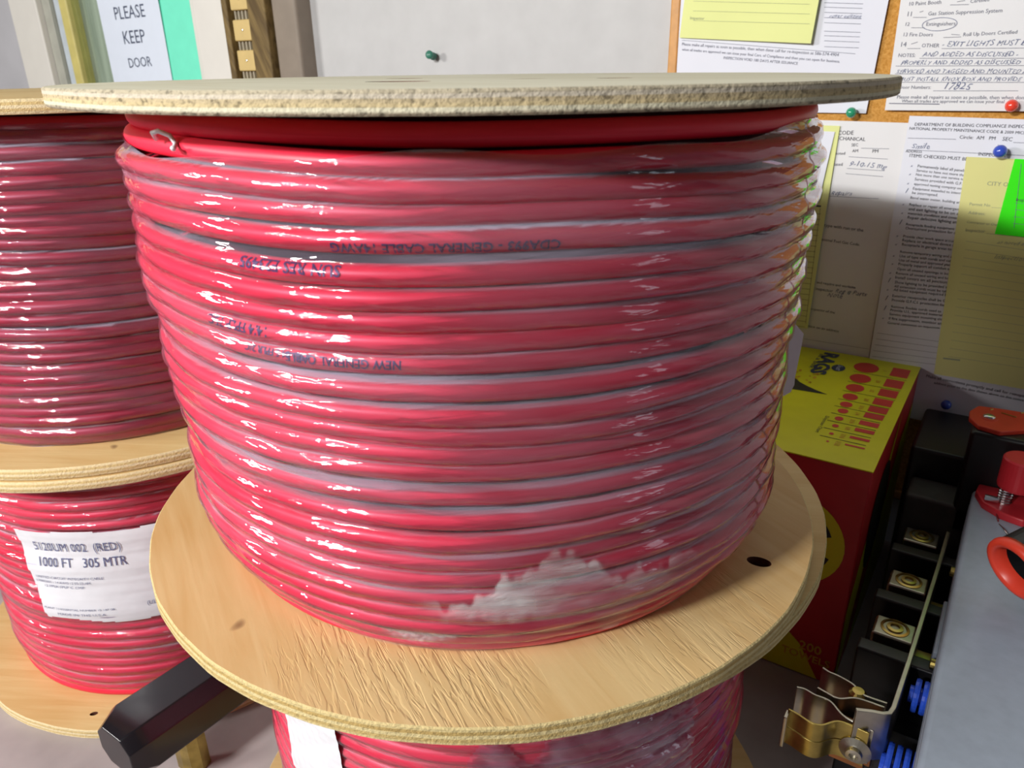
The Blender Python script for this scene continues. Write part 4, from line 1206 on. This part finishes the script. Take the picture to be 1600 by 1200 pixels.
# spring jaws: two pairs of chromate-steel leaves
def leaf(name, pts, z0, z1, th, mat, parent=sw):
    P = [Vector(p + (0,)) for p in pts]; out = []
    for i in range(len(P) - 1):
        p0, p1, p2, p3 = P[max(0, i - 1)], P[i], P[i + 1], P[min(len(P) - 1, i + 2)]
        for q in range(6):
            t = q / 6; out.append(.5 * (2 * p1 + (p2 - p0) * t + (2 * p0 - 5 * p1 + 4 * p2 - p3) * t * t + (3 * p1 - p0 - 3 * p2 + p3) * t ** 3))
    out.append(P[-1]); return MB().ribbon([(p.x, p.y) for p in out], z0, z1, th).build(name, M[mat], parent, smooth=False, bevel=.0003)
jz0, jz1 = 1.000, 1.030
A1 = [(.1782, .1050), (.1845, .1040), (.1935, .1015), (.2005, .1030), (.2086, .1120), (.2178, .1135), (.2288, .1130)]
A2 = [(.1776, .1284), (.1830, .1296), (.1900, .1280), (.2004, .1276), (.2106, .1194), (.2212, .1172), (.2310, .1165)]
B1 = [(.1900, .1360), (.1960, .1345), (.2050, .1335), (.2158, .1405), (.2331, .1420)]
B2 = [(.1885, .1580), (.1935, .1560), (.2002, .1555), (.2107, .1525), (.2178, .1465), (.2340, .1468)]
for k, (p, m) in enumerate(((A1, 'brass'), (A2, 'steel'), (B1, 'steel'), (B2, 'steel'))):
    if k: leaf('spring_jaw', p, jz0 + .004 * (k > 1), jz1, .0016, m)
    else:
        leaf('spring_jaw', p, jz0, jz0 + .0146, .0016, m); leaf('spring_jaw', p, jz0 + .0154, jz1, .0016, m)
MB().box(.1768, .1795, .098, .1062, jz0 + .001, jz1 - .002).build('jaw_tip', M['steel'], sw, bevel=.0006)
MB().box(.2070, .2290, .1150, .1162, jz0 - .006, jz1 - .004).build('jaw_backing', M['copper'], sw, bevel=.0003)
bo = MB().lathe((.2225, .1128, 1.0115), (0, -1, 0), [(.0100, 0), (.0104, .0012), (.0060, .0030), (.0052, .0034), (.0050, .0066), (.0030, .0070), (.0026, .0050), (0, .0050)], 26).build('bolt', M['steel'], sw, smooth=False)
MB().lathe((.2150, .1480, 1.024), (0, 0, 1), [(.006, 0), (.006, .004), (.004, .006), (0, .0062)], 18).build('bolt', M['brass'], sw)
MB().box(.2090, .2330, .1215, .1335, .992, 1.018).build('jaw_block', M['copper'], sw, bevel=.001)
MB().box(.228, .262, .128, .160, .94, .998).build('jaw_support', M['black'], sw, bevel=.002)
ins = MB()
for q in range(4): ins.lathe((.2405 + .0052 * q, .118, 1.000), (1, 0, 0), [(.0110, 0), (.0185, .0004), (.0190, .0021), (.0185, .0038), (.0110, .0042)], 28)
ins.lathe((.238, .118, 1.000), (1, 0, 0), [(.0105, 0), (.0105, .024)], 24)
ins.build('insulator', M['blue'], sw)
ins = MB()
for q in range(2): ins.lathe((.2475 + .0052 * q, .165, 1.030), (1, 0, 0), [(.006, 0), (.0115, .0004), (.0120, .0021), (.0115, .0038), (.006, .0042)], 24)
ins.lathe((.245, .165, 1.030), (1, 0, 0), [(.006, 0), (.006, .017)], 20)
ins.build('insulator', M['blue'], sw)
for yc, zc in ((.300, 1.052), (.185, 1.045)):
    MB().lathe((.2565, yc, zc), (-1, 0, 0), [(.004, 0), (.004, .003), (.0025, .0036), (0, .0036)], 14).build('screw', M['brass'], sw)
MB().box(.2535, .257, .195, .262, 1.020, 1.048).build('side_latch', M['grey_cover'], sw, bevel=.001)
# red operating handle parts at the far end
hb = MB().box(.244, .33, .402, .47, 1.03, 1.135).build('handle_block', M['black'], sw, bevel=.004)
pl = MB().prism([(.2452, .4560), (.2395, .4390), (.2405, .4230), (.2490, .4080), (.2660, .4040), (.2840, .4190), (.3300, .4300), (.3300, .4700), (.2900, .4620), (.2600, .4590)], 1.1345, 1.1390).build('handle_plate', M['red_plastic'], sw, bevel=.001)
MB().lathe((.2555, .4310, 1.1385), (0, 0, 1), [(.0078, 0), (.0070, .0010), (.0058, .0012)], 24).build('washer_ring', M['red_plastic'], pl)
MB().lathe((.2555, .4310, 1.1392), (0, 0, 1), [(.0052, 0), (.0048, .0016), (.0030, .0026), (0, .0028)], 20).build('rivet', M['chrome'], pl, smooth=True)
for a in ((.2640, .4480, .2760, .4440), (.2550, .4500, .2570, .4530), (.2790, .4560, .2810, .4590)):
    MB().tube([(a[0], a[1], 1.1392), (a[2], a[3], 1.1392)], .0007, 6).build('wire_clip', M['brass'], pl)
MB().lathe((.2860, .372, 1.0795), (0, 0, 1), [(.0145, .026), (.0150, .028), (.0150, .052), (.0138, .0535), (0, .0535)], 32).build('red_knob', M['red_dark'], sw, smooth=False)
bt = MB().lathe((.2800, .376, 1.0795), (0, 0, 1), [(.0052, 0), (.0052, .0300)], 16)
for q in range(9): bt.lathe((.2800, .376, 1.0830 + q * .0024), (0, 0, 1), [(.0052, 0), (.0058, .0008), (.0052, .0016)], 16)
bt.build('threaded_bolt', M['chrome'], sw)
MB().box(.2655, .2765, .369, .372, 1.088, 1.0925).build('spring_clip', M['chrome'], sw, bevel=.0004)
MB().prism([(.2600, .401), (.2585, .386), (.2650, .368), (.2800, .356), (.2960, .352), (.3050, .3600), (.3050, .402)], 1.0795, 1.0868).build('handle_foot', M['red_dark'], sw, bevel=.0015)
MB().tube([(.2760, .362, 1.084), (.2790, .350, 1.079), (.2830, .338, 1.082), (.2868, .325, 1.083)], .0007, 8).build('wire_clip', M['chrome'], sw, smooth=True)
gd = Vector((-.62, -.70, -.30)).normalized(); g0 = Vector((.2890, .2270, 1.1130))
grip = MB().lathe(g0 - gd * .12, gd, [(.0215, 0), (.0225, .01), (.0222, .1195), (.0170, .1200), (.0160, .02), (0, .02)], 36).build('grip_sleeve', M['black'], sw, smooth=False)
MB().lathe(g0 - gd * .0035, gd, [(.0170, .0), (.0225, -.002), (.0236, .0015), (.0230, .0045), (.0200, .0058), (.0168, .0042), (.0166, -.006)], 36, cap=False).build('red_rim', M['red_plastic'], grip, smooth=True)
MB().box(.300, .36, .27, .40, 1.0795, 1.100).build('grip_arm', M['black'], sw, bevel=.003)

# ---------------------------------------------------------------- black bar on the bench between the two stacks
br = empty('handle_bar', (-.235, -.09, .9), 'black square bar with chamfered end, sticking out from under the tan cheek', 'bar')
def bar_section(y, x0, s=1.0):
    w, hgt, c = .056 * s, .046 * s, .010
    zc = .962; xs = [(-w / 2 + c, -hgt / 2), (w / 2 - c, -hgt / 2), (w / 2, -hgt / 2 + c), (w / 2, hgt / 2 - c), (w / 2 - c, hgt / 2), (-w / 2 + c, hgt / 2), (-w / 2, hgt / 2 - c), (-w / 2, -hgt / 2 + c)]
    return [(x0 + a, y, zc + b_) for a, b_ in xs]
vs = bar_section(-.143, -.252, .78) + bar_section(-.126, -.252) + bar_section(-.022, -.248)
fs = [tuple(range(7, -1, -1)), tuple(range(16, 24))] + [(j * 8 + i, j * 8 + (i + 1) % 8, (j + 1) * 8 + (i + 1) % 8, (j + 1) * 8 + i) for j in (0, 1) for i in range(8)]
MB().add(vs, fs).build('bar_body', M['black_gloss'], br, bevel=.0012)
for y in (-.086,):
    cl = MB().ribbon([(-.2555, y - .012), (-.2470, y - .012), (-.2390, y - .010), (-.2350, y - .003), (-.2370, y + .005), (-.2420, y + .0065), (-.2470, y + .003)], .9003, .9392, .0014)
    cl.build('foot_clip', M['brass'], br, smooth=False)

# repeats share a group
GROUPS = {'cable reel': 'wrapped cable reels in the two stacks', 'push pin': 'push pins on the wall and board', 'paper': 'papers pinned on the board'}
for o in S.objects:
    if o.parent is None and o.get('category') in GROUPS and o.name != 'mint_sheet': o['group'] = GROUPS[o['category']]
